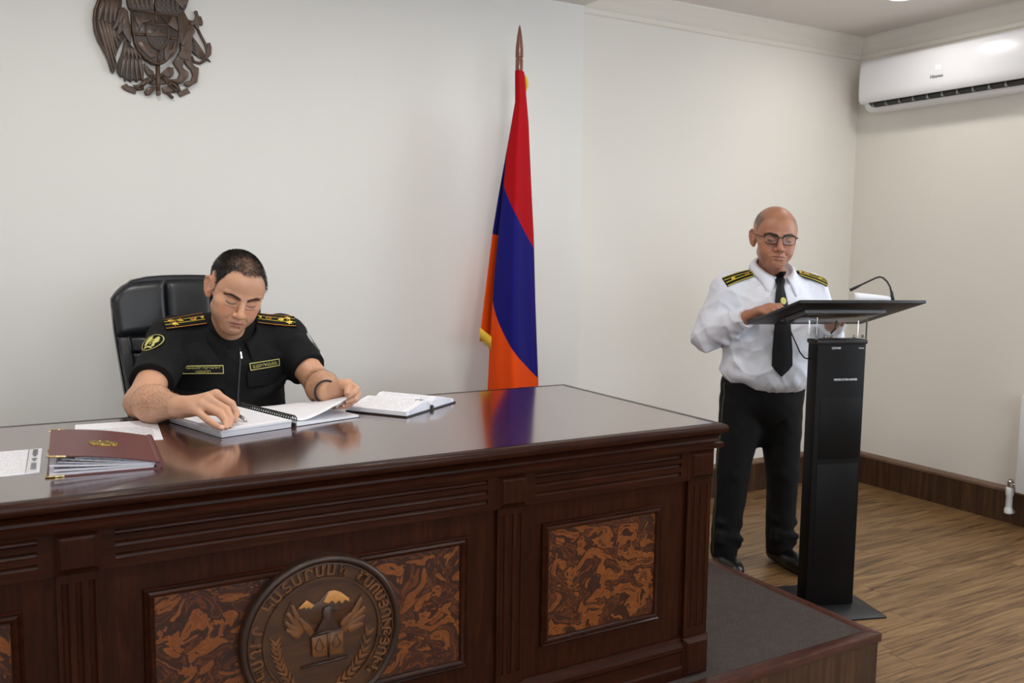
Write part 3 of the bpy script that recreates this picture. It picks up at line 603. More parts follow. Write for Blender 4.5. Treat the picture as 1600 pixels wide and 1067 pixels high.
# ---------------------------------------------------------------- lectern
LS, LE, LO = Vector((0.948, -0.317, 0)).normalized(), Vector((0.317, 0.948, 0)).normalized(), Vector((2.762, 2.234, 0))
UP = Vector((0, 0, 1))
LM = frame_matrix(LO, LS, LE, UP)                 # lectern frame: x right, y towards the speaker, z up
lec = empty('lectern', tuple(LO+LE*0.15), 'black column lectern with a tilted reading board and clear acrylic neck', 'lectern')
def lb(m, name, mat, parent=None, **k): return m.xform(LM).build(name, mat, parent or lec, **k)
pl = MB(); pl.rings([[(-0.2, 0, 0), (0.2, 0, 0), (0.2, 0.36, 0), (-0.2, 0.36, 0)], [(-0.2, 0, 0.008), (0.2, 0, 0.008), (0.2, 0.36, 0.008), (-0.2, 0.36, 0.008)], [(-0.12, 0.06, 0.034), (0.12, 0.06, 0.034), (0.12, 0.30, 0.034), (-0.12, 0.30, 0.034)]])
lb(pl, 'base_plate', M['black_metal'], bevel=0.002)
lb(MB().box(-0.102, 0.102, 0.080, 0.150, 0.034, 1.070), 'column', M['black_panel'], bevel=0.004)
lb(MB().box(-0.107, 0.107, 0.076, 0.154, 1.062, 1.080), 'column_cap', M['black_metal'], bevel=0.005)
for z0, z1 in ((0.62, 0.86), (0.20, 0.6)): lb(MB().box(-0.080, 0.092, 0.0785, 0.0802, z0, z1), 'speaker_grille', M['black_panel'], bevel=0.0006)
for body, wd, ht, x, z in (('CDW-840', 0.037, 0.0085, -0.024, 1.048), ('WIRELESS', 0.024, 0.0045, 0.081, 1.047), ('WIRELESS LECTERN AMPLIFIER', 0.100, 0.0080, 0.021, 0.927)):
    t = fit_text(body, wd, ht, 0.0003, 0.0006); t.xform(frame_matrix((x, 0.0795, z), (1, 0, 0), (0, 0, 1), (0, -1, 0))); tag(lb(t, 'lettering', M['print_white']), kind='stuff')
th = math.radians(15.17); BC = Vector((0, 0.155, 1.175)); BE = Vector((0, math.cos(th), -math.sin(th))); BN = Vector((0, math.sin(th), math.cos(th))); BX = Vector((1, 0, 0))
def bbox(x0, x1, y0, y1, z0, z1):     # box in the tilted board frame
    return MB().obox(BC+BX*(x0+x1)/2+BE*(y0+y1)/2+BN*(z0+z1)/2, BX, BE, BN, (x1-x0)/2, (y1-y0)/2, (z1-z0)/2)
lb(bbox(-0.255, 0.255, -0.212, 0.212, -0.004, 0.008), 'reading_board', M['black_metal'], bevel=0.002)
lb(bbox(-0.255, 0.255, 0.205, 0.213, 0.006, 0.020), 'paper_stop', M['black_metal'], bevel=0.002)
lb(bbox(-0.17, 0.17, -0.09, 0.10, -0.016, -0.004), 'tray_frame', M['grey_pl'], bevel=0.002)
lb(bbox(-0.15, 0.15, -0.07, 0.08, -0.020, -0.0155), 'tray_inset', M['black_gloss'], bevel=0.001)
lb(MB().box(-0.105, 0.105, 0.084, 0.088, 1.081, 1.165), 'acrylic_panel', M['acrylic'])
lb(MB().box(-0.105, 0.105, 0.142, 0.146, 1.081, 1.150), 'acrylic_panel', M['acrylic'])
lb(MB().box(-0.105, -0.101, 0.089, 0.141, 1.081, 1.148), 'acrylic_panel', M['acrylic'])
lb(MB().box(0.101, 0.105, 0.089, 0.141, 1.081, 1.148), 'acrylic_panel', M['acrylic'])
for x in (-0.075, -0.045, 0.05, 0.085):
    lb(MB().lathe([(0.006, 0), (0.006, 0.005), (0.0035, 0.007), (0.0035, 0.010)], (x, 0.083, 1.092), 'Y', 12), 'knob', M['chrome'], auto=40)
lb(MB().tube([(-0.212, 0.14, 1.155), (-0.20, 0.13, 1.13), (-0.150, 0.125, 1.03), (-0.132, 0.12, 1.007), (-0.120, 0.12, 1.004), (-0.100, 0.12, 1.004)], 0.0028, 8), 'brace_rod', M['black_metal'], smooth=True)
lb(MB().tube([(-0.01, 0.11, 1.15), (-0.015, 0.11, 1.12), (-0.03, 0.115, 1.10)], 0.0035, 8), 'cable', M['dark_pl'], smooth=True)
def local(P): return tuple(LM @ Vector(P))
# microphone
mic = empty('microphone', local((0.147, 0.0, 1.222)), 'thin black gooseneck microphone bent over the lectern board', 'microphone')
MB().tube([local(p) for p in [(0.150, 0.0, 1.226), (0.147, 0.0, 1.245), (0.142, 0, 1.268)]], [0.008, 0.007, 0.005], 12).build('base_socket', M['dark_pl'], mic, smooth=True)
MB().tube([local(p) for p in [(0.142, 0, 1.262), (0.135, 0, 1.285), (0.124, 0.004, 1.304), (0.110, 0.01, 1.318), (0.100, 0.015, 1.321), (0.088, 0.02, 1.317), (0.070, 0.03, 1.306), (0.045, 0.045, 1.290)]], 0.0034, 10).build('gooseneck', M['dark_pl'], mic, smooth=True)
MB().tube([local(p) for p in [(0.047, 0.044, 1.2915), (0.03, 0.054, 1.280), (0.012, 0.066, 1.268)]], [0.0035, 0.0055, 0.006], 10).build('capsule', M['dark_pl'], mic, smooth=True)
# papers on the lectern
lp = empty('lectern_papers', local((0.0, 0.15, 1.18)), 'white sheets with a curled-up corner on the lectern board', 'papers')
ps = MB()
def bpt(x, y, z): return LM @ (BC+BX*x+BE*y+BN*z)
R = []
for i in range(15):
    t = i/14; R.append([bpt(x, 0.13-0.30*t, 0.011+z0) for x, z0 in ((-0.22, 0), (0.0, 0), (0.10, 0))])
ps.rings(R, False, False); o = ps.build('sheet', M['paper'], lp, smooth=True); o.modifiers.new('t', 'SOLIDIFY').thickness = 0.004
ps = MB(); R = []
zb_ = lambda e: 1.175+(0.155-e)*math.tan(th)+0.0095
for i in range(30):
    row = []
    for x in [-0.010+0.148*k/8 for k in range(9)]:
        r_ = 0.019-0.055*max(0, x-0.01)*1.0; ec = -0.005+r_; zc = zb_(ec)+r_
        if i < 8: e_ = 0.20-(0.20-ec)*i/8; row.append(LM @ Vector((x, e_, zb_(e_)+0.001)))
        else: ph = -PI/2+(i-8)/21*4.0; row.append(LM @ Vector((x, ec-r_*math.cos(ph), zc+r_*math.sin(ph)+0.001)))
    R.append(row)
ps.rings(R, False, False); o = ps.build('curled_sheet', M['paper'], lp, smooth=True); o.modifiers.new('t', 'SOLIDIFY').thickness = 0.0005

# ---------------------------------------------------------------- printed paper material
def printed(name, ang=0.0, line=0.0075, dark=(0.55, 0.55, 0.58, 1), box=None, word=70, base=None):
    """white paper with rows of pale print, in the sheet's own UV in metres"""
    t = NT(name); uv = t.n('ShaderNodeUVMap'); sp = t.n('ShaderNodeSeparateXYZ'); t.l(uv.outputs[0], sp.inputs[0])
    def math_(op, a, b=None):
        m = t.n('ShaderNodeMath', operation=op)
        for i, q in enumerate((a, b)):
            if q is None: continue
            if isinstance(q, (int, float)): m.inputs[i].default_value = q
            else: t.l(q, m.inputs[i])
        return m.outputs[0]
    u, v = sp.outputs[0], sp.outputs[1]
    row = math_('LESS_THAN', math_('FRACT', math_('DIVIDE', v, line)), 0.42)
    rid = math_('FLOOR', math_('DIVIDE', v, line)); cmb = t.n('ShaderNodeCombineXYZ'); t.l(math_('MULTIPLY', u, word), cmb.inputs[0]); t.l(math_('MULTIPLY', rid, 7.3), cmb.inputs[1])
    wd = math_('GREATER_THAN', t.noise(cmb.outputs[0], 3.0, 3, 0.7), 0.44)
    k = math_('MULTIPLY', row, wd)
    if box:
        for c, lo, hi in ((u, box[0], box[1]), (v, box[2], box[3])):
            k = math_('MULTIPLY', k, math_('MULTIPLY', math_('GREATER_THAN', c, lo), math_('LESS_THAN', c, hi)))
    mx = t.n('ShaderNodeMix', data_type='RGBA'); t.l(k, mx.inputs[0]); mx.inputs[6].default_value = base or srgb(238, 239, 246); mx.inputs[7].default_value = dark
    t.l(mx.outputs[2], t.b.inputs['Base Color']); t.set(Roughness=0.7); return t.m
def uvset(me, fn):
    uv = me.uv_layers.new(name='UVMap')
    for lp_ in me.loops: uv.data[lp_.index].uv = fn(me.vertices[lp_.vertex_index].co)
def slab(corner, du, dv, wu, wv, z0, z1, name, mat, parent, zfun=None, nu=1, nv=1, uv=True, thick=None):
    """sheet or slab with corner at (x, y), edges along unit vectors du, dv; zfun(u, v) lifts the surface"""
    c = Vector((corner[0], corner[1], 0)); du = Vector((du[0], du[1], 0)).normalized(); dv = Vector((dv[0], dv[1], 0)).normalized()
    V = []; F = []; zf = zfun or (lambda a, b: 0)
    for lay, z in ((0, z1), (1, z0)):
        for i in range(nv+1):
            for j in range(nu+1):
                u, v = wu*j/nu, wv*i/nv; P = c+du*u+dv*v; zz = z+zf(u, v) if (lay == 0 or thick) else z
                V.append((P.x, P.y, zz))
    n = (nu+1)*(nv+1); id_ = lambda l, i, j: l*n+i*(nu+1)+j
    for i in range(nv):
        for j in range(nu):
            F.append((id_(0, i, j), id_(0, i, j+1), id_(0, i+1, j+1), id_(0, i+1, j))); F.append((id_(1, i, j), id_(1, i+1, j), id_(1, i+1, j+1), id_(1, i, j+1)))
    for j in range(nu): F.append((id_(0, 0, j), id_(1, 0, j), id_(1, 0, j+1), id_(0, 0, j+1))); F.append((id_(0, nv, j), id_(0, nv, j+1), id_(1, nv, j+1), id_(1, nv, j)))
    for i in range(nv): F.append((id_(0, i, 0), id_(0, i+1, 0), id_(1, i+1, 0), id_(1, i, 0))); F.append((id_(0, i, nu), id_(1, i, nu), id_(1, i+1, nu), id_(0, i+1, nu)))
    m = MB().add(V, F); me = m.mesh(name)
    if uv: uvset(me, lambda co: ((Vector((co.x, co.y, 0))-c).dot(du), (Vector((co.x, co.y, 0))-c).dot(dv)))
    return finish(name, me, mat, parent, auto=40)
M['print_a'] = printed('report_page', dark=(0.62, 0.62, 0.68, 1), box=(0.02, 0.185, 0.03, 0.27))
M['print_b'] = printed('letter_page', dark=(0.42, 0.42, 0.45, 1), line=0.0055, box=(0.025, 0.19, 0.03, 0.2))
M['print_c'] = printed('faint_page', dark=(0.60, 0.60, 0.64, 1), line=0.011, box=(0.01, 0.2, 0.02, 0.27))
M['diary_pg'] = printed('diary_page', dark=(0.66, 0.66, 0.70, 1), line=0.008, box=(0.015, 0.135, 0.02, 0.19), word=30)
M['handwrite'] = plain('black_ink', srgb(28, 28, 34), 0.6)
M['maroon'] = plain('maroon_leather', srgb(92, 36, 38), 0.38, bump=(120, 0.12, 0.001))
M['page_edge'] = (lambda t: (t.l(t.ramp([(0.35, srgb(196, 196, 206)), (0.6, srgb(238, 238, 246))], t.noise(t.coords('Object', (1, 1, 400)), 2.0, 2)), t.b.inputs['Base Color']), t.set(Roughness=0.75), t.m)[2])(NT('page_edges'))

# ---------------------------------------------------------------- things on the desk
# open comb-bound report
sd = Vector((0.275, -0.961, 0)).normalized(); sp_ = Vector((0.961, 0.275, 0)).normalized()      # along the spine to the front; to the right page
SB = Vector((0.612, 2.665, 0))
rep = empty('open_report', (0.65, 2.5, zt), 'thick white report with a black comb spine lying open before the seated man', 'report')
slab(SB-sp_*0.214, sp_, sd, 0.21, 0.297, zt, zt+0.0012, 'rear_cover', M['black_gloss'], rep, uv=False)
for k in range(4):
    off = 0.002*((k*7) % 3-1)
    slab(SB-sp_*(0.212+off)+sd*(0.001*k), sp_, sd, 0.206+off, 0.293, zt+0.0012+k*0.0052, zt+0.0012+(k+1)*0.0052-0.0006, 'page_stack', M['page_edge'] if k < 3 else M['print_a'], rep)
slab(SB+sp_*0.012, sp_, sd, 0.21, 0.296, zt, zt+0.0012, 'front_cover', M['black_gloss'], rep, uv=False)
slab(SB+sp_*0.012, sp_, sd, 0.207, 0.293, zt+0.0012, zt+0.007, 'page_stack', M['paper'], rep, lambda u, v: 0.007*math.exp(-u*16), 10, 1)
cb = MB(); nr = 24
for i in range(nr):
    P = SB+sd*(0.012+0.273*i/(nr-1))+sp_*0.004
    pts = [P+sp_*(0.013*math.cos(a))+UP*(zt+0.0165+0.0145*math.sin(a)) for a in [k*2*PI/12 for k in range(13)]]
    cb.tube(pts, 0.0019, 6)
tag(cb.build('comb_rings', M['black_gloss'], rep, smooth=True), kind='stuff')
MB().tube([SB+sd*0.005+sp_*0.004+UP*(zt+0.0060), SB+sd*0.292+sp_*0.004+UP*(zt+0.0060)], 0.0052, 14).build('comb_spine', M['black_gloss'], rep, auto=40)
# page lifted by the left hand
def lifted():
    V = []; F = []; nu, nv = 16, 10
    for i in range(nv+1):
        v = i/nv
        for j in range(nu+1):
            u = j/nu
            P = SB+sd*(0.004+0.289*v)+sp_*(0.012+0.198*u*(1-0.06*u))
            lift = 0.058*u**1.25*v**1.2+0.010*math.exp(-u*12)
            V.append((P.x, P.y, zt+0.0085+lift))
    for i in range(nv):
        for j in range(nu): a = i*(nu+1)+j; F.append((a, a+1, a+nu+2, a+nu+1))
    me = bpy.data.meshes.new('lifted_page'); me.from_pydata(V, [], F); me.update()
    o = finish('lifted_page', me, M['paper'], rep, smooth=True); o.modifiers.new('t', 'SOLIDIFY').thickness = 0.0004
lifted()
# open diary
da = Vector((0.815, 0.575, 0)).normalized(); db = Vector((-0.575, 0.815, 0)).normalized(); DS = Vector((1.143, 2.463, 0))
dia = empty('open_diary', tuple(DS+db*0.1+UP*zt), 'open black-covered diary with handwriting on its white pages', 'diary')
def dblock(sgn, prof_top, name):
    m = MB(); V = []
    for k in range(2):
        P0 = DS+db*(0.205*k)
        for a, z in prof_top: V.append(P0+da*(sgn*a)+UP*(zt+z))
        for a, z in ((prof_top[-1][0], 0.004), (prof_top[0][0], 0.004)): V.append(P0+da*(sgn*a)+UP*(zt+z))
    n = len(prof_top)+2
    m.add(V, [tuple(range(n)), tuple(range(2*n-1, n-1, -1))]+[(i, (i+1) % n, (i+1) % n+n, i+n) for i in range(n)])
    me = m.mesh(name); uvset(me, lambda co: (abs((Vector(co)-DS).dot(da)), (Vector(co)-DS).dot(db)))
    return finish(name, me, M['diary_pg'], dia, auto=30)
dblock(-1, [(0.002, 0.010), (0.010, 0.024), (0.022, 0.031), (0.040, 0.033), (0.065, 0.029), (0.095, 0.022), (0.125, 0.018), (0.144, 0.016)], 'left_pages')
dblock(1, [(0.002, 0.010), (0.010, 0.026), (0.025, 0.034), (0.045, 0.035), (0.075, 0.029), (0.105, 0.022), (0.130, 0.017), (0.142, 0.012)], 'right_pages')
slab(DS-da*0.150-db*0.004, da, db, 0.148, 0.213, zt, zt+0.004, 'left_cover', M['dark_pl'], dia, uv=False)
slab(DS+da*0.002-db*0.004, da, db, 0.148, 0.213, zt, zt+0.004, 'right_cover', M['dark_pl'], dia, uv=False)
MB().tube([DS-db*0.005+UP*(zt+0.0075), DS+db*0.210+UP*(zt+0.0075)], 0.0075, 12).build('spine', M['dark_pl'], dia, auto=40)
for k in range(7):   # page edges fanned at the front end
    for sgn in (-1, 1):
        z0 = 0.006+0.0032*k
        MB().tube([DS-db*0.0006+da*sgn*a+UP*(zt+z0*b) for a, b in ((0.006, 0.75), (0.03, 1.15), (0.07, 1.0), (0.125, 0.62))], 0.0005, 5).build('page_edge', M['page_edge'], dia, smooth=True)
hw = MB()
for pts in ([(0, 0), (0.008, 0.006), (0.016, 0.003), (0.012, -0.006), (0.022, -0.008), (0.03, 0.0)], [(-0.002, -0.016), (0.01, -0.015), (0.022, -0.017)]):
    hw.tube([DS-da*(0.045-0.0)+db*0.028+da*a+db*b+UP*(zt+0.0338-0.0) for a, b in pts], 0.0008, 5)
tag(hw.build('handwriting', M['handwrite'], dia), kind='stuff')
# maroon folder
hd = Vector((0.066, 0.998, 0)).normalized(); hx = Vector((0.998, -0.066, 0)).normalized(); HP = Vector((0.302, 2.062, 0))    # hinge, front end
fol = empty('maroon_folder', (0.2, 2.2, zt), 'maroon leather folder with brass corners bulging with white papers', 'folder')
slab(HP-hx*0.222, hx, hd, 0.222, 0.302, zt, zt+0.003, 'lower_cover', M['maroon'], fol, uv=False)
def fz(u, v): return 0.050*(1-u/0.222)**1.15*(1+0.0*v)
slab(HP-hx*0.217, hx, hd, 0.217, 0.302, zt+0.012, zt+0.015, 'upper_cover', M['maroon'], fol, lambda u, v: 0.032*(1-u/0.217)+0.006*math.sin(PI*u/0.217), 12, 1, False, True)
MB().tube([HP+UP*(zt+0.0095), HP+hd*0.302+UP*(zt+0.0095)], 0.009, 12).build('spine', M['maroon'], fol, auto=40)
lift = lambda u: 0.032*(1-u/0.217)+0.006*math.sin(PI*u/0.217)-0.003
MB().tube([HP-hx*(0.217-u)+hd*0.001+UP*(zt+0.0165+lift(u)) for u in [0.217*k/10 for k in range(11)]], 0.0019, 8).build('edge_piping', M['maroon'], fol, smooth=True)
for v0 in (0.0, 0.302):
    sg = 1 if v0 == 0 else -1
    for z0 in (zt+0.0005, None):
        for (a, b) in (((0, 0), (0.034, 0)), ((0, 0), (0, 0.026))):
            P0, P1 = [(HP-hx*(0.2185 if z0 is None else 0.2225)+hx*q[0]+hd*(v0+sg*(q[1]-0.0008))+UP*((zt+0.0165+lift(q[0])) if z0 is None else zt+0.0022)) for q in (a, b)]
            MB().tube([P0, P1], 0.0024, 8).build('brass_corner', M['brass'], fol, smooth=True)
for k, (wk, zk, dz, cur) in enumerate([(0.205, 0.0031, 0.004, 0), (0.20, 0.0072, 0.004, 0.004), (0.212, 0.0113, 0.003, 0.012), (0.20, 0.0135, 0.0015, 0.016), (0.196, 0.0148, 0.0010, 0.022)]):
    slab(HP-hx*(wk+0.012-0.004*k)+hd*(0.004+0.003*(k % 2)), hx, hd, wk, 0.290, zt+zk, zt+zk+dz, 'paper_stack', M['page_edge'], fol, (lambda c: (lambda u, v: c*max(0, 1-u/0.19)**1.4))(cur), 12, 1, True, True)
# curled leaf between the covers, seen from the front as an arch
V = []; F = []; n = 16
for i in range(2):
    for j in range(n+1):
        t = j/n; u = 0.045+0.150*t; z = 0.0165+0.030*math.sin(PI*min(1, 0.18+t*0.82))*(1-0.55*t)
        P = HP-hx*(0.217-u)+hd*(0.006+0.26*i); V.append((P.x, P.y, zt+min(z, 0.0135+lift(u)-0.001)))
for j in range(n): F.append((j, j+1, n+2+j, n+1+j))
me = bpy.data.meshes.new('curled_leaf'); me.from_pydata(V, [], F); o = finish('curled_leaf', me, M['paper'], fol, smooth=True); o.modifiers.new('t', 'SOLIDIFY').thickness = 0.0005
# gold badge on the folder
bc = HP-hx*0.108+hd*0.135; bz = zt+0.018+lift(0.109)
bd = empty('folder_badge_dummy', (0, 0, 0)); bpy.data.objects.remove(bd)
sl = math.atan2(lift(0.119)-lift(0.099), 0.02); bx_ = (hx*math.cos(sl)+UP*math.sin(sl)).normalized(); bn_ = bx_.cross(hd).normalized()
bm_ = MB()
for dx, dy, rx, ry in ((0, 0, 0.008, 0.010), (-0.013, 0.004, 0.009, 0.008), (0.013, 0.004, 0.009, 0.008), (-0.014, -0.007, 0.006, 0.006), (0.014, -0.007, 0.006, 0.006), (0, -0.011, 0.012, 0.004), (-0.005, 0.012, 0.005, 0.005), (0.006, 0.012, 0.005, 0.005)):
    rr = []
    for h_, q in ((0, 1), (0.0025, 0.9), (0.0042, 0.5)): rr.append([Vector(bc)+UP*bz+bx_*1.5*(dx+rx*q*math.cos(a))+hd*1.5*(dy+ry*q*math.sin(a))+bn_*h_ for a in [2*PI*k/10 for k in range(10)]])
    bm_.rings(rr)
tag(bm_.build('gold_badge', M['old_brass'], fol, auto=60), 'small antique gold crest badge', kind='stuff')
# loose sheets
def lone(name, label, corner, du, dv, wu, wv, mat, zf=None):
    o = slab(corner, du, dv, wu, wv, zt+0.0002, zt+0.0010, name, mat, None, zf, 10, 4); return tag(o, label, 'paper', 'loose papers on the desk')
lone('paper_sheet', 'printed white sheet lying behind the maroon folder by the man\'s elbow', (0.152, 2.385), (0.997, -0.07), (0.09, 0.996), 0.205, 0.285, M['print_b'])
pg = lone('paper_sheet', 'white page with a column of dark marks at the left picture edge', (-0.135, 2.135), (0.998, -0.03), (0.06, 0.998), 0.205, 0.262, M['print_c'], lambda u, v: 0.006*max(0, (u-0.16)/0.045)*(1-v/0.262)*0.5)
pc, pu, pv = Vector((-0.135, 2.135, 0)), Vector((0.998, -0.03, 0)).normalized(), Vector((0.06, 0.998, 0)).normalized()
mk = MB(); rg = random.Random(2)
for k in range(13):
    if k in (4, 7): continue
    P = pc+pu*0.192+pv*(0.03+0.0175*k)
    mk.obox((P.x, P.y, zt+0.0030+0.0028*(1-k/13)), pu, pv, UP, 0.0055 if k not in (5, 8) else 0.003, 0.0028, 0.0003)
P = pc+pu*0.178+pv*0.131; mk.obox((P.x, P.y, zt+0.0022), pu, pv, UP, 0.0005, 0.125, 0.0003)
tag(mk.build('printed_marks', M['handwrite'], pg), kind='stuff')

# ---------------------------------------------------------------- office chair
CXh, CYh = 0.580, 3.16
ch = empty('office_chair', (CXh, CYh, zp), 'high-backed black leather office chair behind the desk', 'chair')
def yback(z): return 3.10+(z-0.62)*0.20          # reclined front plane of the backrest
def hw_(z): return 0.195+0.055*min(1, max(0, (z-0.70)/0.5))
def pad(u0, u1, z0, z1, bulge, name, thick=0.05, nu=14, nz=10, yoff=0.0, arch=0.0, mat=None):
    V = []; F = []
    for i in range(nz+1):
        for j in range(nu+1):
            a, b = j/nu, i/nz; u = u0+(u1-u0)*a; z = z0+(z1-z0)*b+arch*(1-u*u)*b-(0.045*max(0.0, (abs(u)-0.70)/0.275)**2.2*b if arch else 0)
            ex = (1-abs(2*a-1)**9)*(1-abs(2*b-1)**8)
            V.append((CXh+u*hw_(z), yback(z)+yoff-bulge*max(0, ex)**0.5, z))
    n = len(V)
    for (x, y_, z) in list(V): V.append((x, yback(z)+yoff+thick, z))
    w_ = nu+1
    for i in range(nz):
        for j in range(nu): a = i*w_+j; F += [(a, a+1, a+w_+1, a+w_), (n+a, n+a+w_, n+a+w_+1, n+a+1)]
    for j in range(nu): F += [(j, n+j, n+j+1, j+1), (nz*w_+j, nz*w_+j+1, n+nz*w_+j+1, n+nz*w_+j)]
    for i in range(nz): F += [(i*w_, (i+1)*w_, n+(i+1)*w_, n+i*w_), (i*w_+nu, n+i*w_+nu, n+(i+1)*w_+nu, (i+1)*w_+nu)]
    me = bpy.data.meshes.new(name); me.from_pydata(V, [], F); me.update()
    return finish(name, me, mat or M['leather'], ch, auto=50)
# shell: rounded outline
sh = MB(); outl = []
for k in range(40):
    a = 2*PI*k/40; c, s_ = math.cos(a), math.sin(a); p = 6
    rr_ = (abs(c)**p+abs(s_)**p)**(-1/p); outl.append((rr_*c, rr_*s_))
R = []
for yo, sc in ((0.012, 0.985), (0.004, 1.0), (0.05, 1.0), (0.085, 0.97), (0.095, 0.86)):
    ring = []
    for a, b in outl:
        z = 0.95+0.335*b*(1 if sc > 0.99 else sc+(1-sc)*0.5)+0.018*(1-a*a)*max(0, b); ring.append((CXh+a*hw_(z)*sc, yback(z)+yo, z))
    R.append(ring)
sh.rings(R); sh.build('back_shell', M['leather'], ch, auto=45)
for u0, u1 in ((-0.975, -0.30), (-0.297, 0.297), (0.30, 0.975)): pad(u0, u1, 1.102, 1.268, 0.016, 'headrest_pad', arch=0.02)
zz = [1.100, 1.048, 0.996, 0.944, 0.892, 0.840, 0.788, 0.736, 0.66]
for a, b in zip(zz[:-1], zz[1:]): pad(-0.80, 0.80, b+0.001, a-0.001, 0.014, 'back_rib')
for u0, u1 in ((-0.985, -0.805), (0.805, 0.985)): pad(u0, u1, 0.66, 1.10, 0.016, 'side_bolster', nu=6, nz=14)
MB().box(CXh-0.25, CXh+0.25, 2.66, 3.13, 0.60, 0.70).build('seat', M['leather'], ch, bevel=0.035, seg=4)
MB().lathe([(0.028, 0.24), (0.028, 0.60)], (CXh, 2.92, 0), n=16).build('gas_column', M['dark_pl'], ch, auto=40)
for k in range(5):
    a = 2*PI*k/5+0.3; d = Vector((math.cos(a), math.sin(a), 0)); c = Vector((CXh, 2.92, 0))
    MB().tube([c+UP*0.27, c+d*0.15+UP*0.255, c+d*0.29+UP*0.235], [0.026, 0.022, 0.016], 10).build('base_leg', M['dark_pl'], ch, smooth=True)
    MB().tube([c+d*0.29+UP*0.201+d.cross(UP)*0.025, c+d*0.29+UP*0.201-d.cross(UP)*0.025], 0.030, 16).build('caster', M['dark_pl'], ch, auto=40)
for sg in (-1, 1):
    MB().tube([(CXh+sg*0.27, 3.10, 0.62), (CXh+sg*0.285, 3.09, 0.80), (CXh+sg*0.285, 2.98, 0.845), (CXh+sg*0.285, 2.80, 0.835), (CXh+sg*0.27, 2.76, 0.62)], 0.018, 10).build('armrest', M['leather'], ch, smooth=True)
# ---------------------------------------------------------------- smooth bodies from distance fields
from mathutils.bvhtree import BVHTree
class Field:
    def __init__(s): s.ops = []; s.fr = (np.eye(3), np.zeros(3), 1.0); s.warp = None
    def frame(s, R=None, c=(0, 0, 0), S=1.0): s.fr = (np.eye(3) if R is None else np.array(R, float), np.array(c, float), S); return s
    def _add(s, kind, par, k, sub, cen, rad):
        R, c, S = s.fr; s.ops.append((kind, par, k, sub, s.fr, c+S*(R @ np.array(cen, float)), rad*S+k+0.03)); return s
    def rc(s, a, b, ra, rb, k=0.01, sub=False, cut=None):
        a, b = np.array(a, float), np.array(b, float); return s._add('rc', (a, b, ra, rb, cut), k, sub, (a+b)/2, np.linalg.norm(b-a)/2+max(ra, rb))
    def el(s, c, r, k=0.01, sub=False, rot=None):
        return s._add('el', (np.array(c, float), np.array(r, float), None if rot is None else np.array(Euler(rot).to_matrix())), k, sub, c, max(r))
    def sp(s, c, r, k=0.01, sub=False): return s.el(c, (r, r, r), k, sub)
    def chain(s, pts, rad, k=0.006, k0=None):
        for i in range(len(pts)-1): s.rc(pts[i], pts[i+1], rad[i], rad[i+1], k0 if (i == 0 and k0 is not None) else k)
        return s
    def mir(s, fn):
        for sx in (1, -1): fn(sx)
        return s
    def __call__(s, P, cull=True):
        D = np.full(len(P), 1.0, np.float32)
        for kind, par, k, sub, (R, c, S), cen, rad in s.ops:
            if cull:
                m = np.nonzero(((P-cen.astype(np.float32))**2).sum(1) < rad*rad)[0]
                if len(m) == 0: continue
                Q = P[m]
            else: m = slice(None); Q = P
            q = ((Q-c.astype(np.float32)) @ R.astype(np.float32))/np.float32(S)
            if kind == 'rc':
                a, b, ra, rb, cut = par; a = a.astype(np.float32); b = b.astype(np.float32)
                ba = b-a; l2 = float(ba @ ba); rr = ra-rb; a2 = l2-rr*rr; il2 = 1/l2
                pa = q-a; y = pa @ ba; z = y-l2; w_ = pa*l2-np.outer(y, ba); x2 = (w_*w_).sum(1); y2 = y*y*l2; z2 = z*z*l2
                kk = np.sign(rr)*rr*rr*x2
                d = (np.sqrt(np.maximum(x2*a2*il2, 0))+y*rr)*il2-ra
                c1 = np.sign(z)*a2*z2 > kk; c2 = (~c1) & (np.sign(y)*a2*y2 < kk)
                d = np.where(c1, np.sqrt(x2+z2)*il2-rb, np.where(c2, np.sqrt(x2+y2)*il2-ra, d))
                if cut is not None: d = np.maximum(d, (q-np.array(cut[0], np.float32)) @ np.array(cut[1], np.float32))
            else:
                cc, r_, rot = par; p_ = q-cc.astype(np.float32)
                if rot is not None: p_ = p_ @ rot.astype(np.float32)
                k0 = np.sqrt(((p_/r_)**2).sum(1)); k1 = np.sqrt(((p_/(r_*r_))**2).sum(1)); d = k0*(k0-1)/np.maximum(k1, 1e-6)
            d = d*S; d0 = D[m]
            if sub:
                h = np.clip(0.5-0.5*(d0+d)/k, 0, 1); D[m] = d0*(1-h)-d*h+k*h*(1-h)
            else:
                h = np.clip(0.5+0.5*(d-d0)/k, 0, 1); D[m] = d0*h+d*(1-h)-k*h*(1-h)
        if s.warp is not None: D = D+s.warp(P).astype(np.float32)
        return D
def axis(*seg):
    """grid lines with their own spacing in each stretch: axis(x0, (x1, step), (x2, step), ...)"""
    out = [seg[0]]
    for x1, st in seg[1:]:
        k = max(1, int(math.ceil((x1-out[-1])/st))); out += list(np.linspace(out[-1], x1, k+1)[1:])
    while len(out) % 8: out.append(out[-1]+(out[-1]-out[-2]))
    return np.array(out)
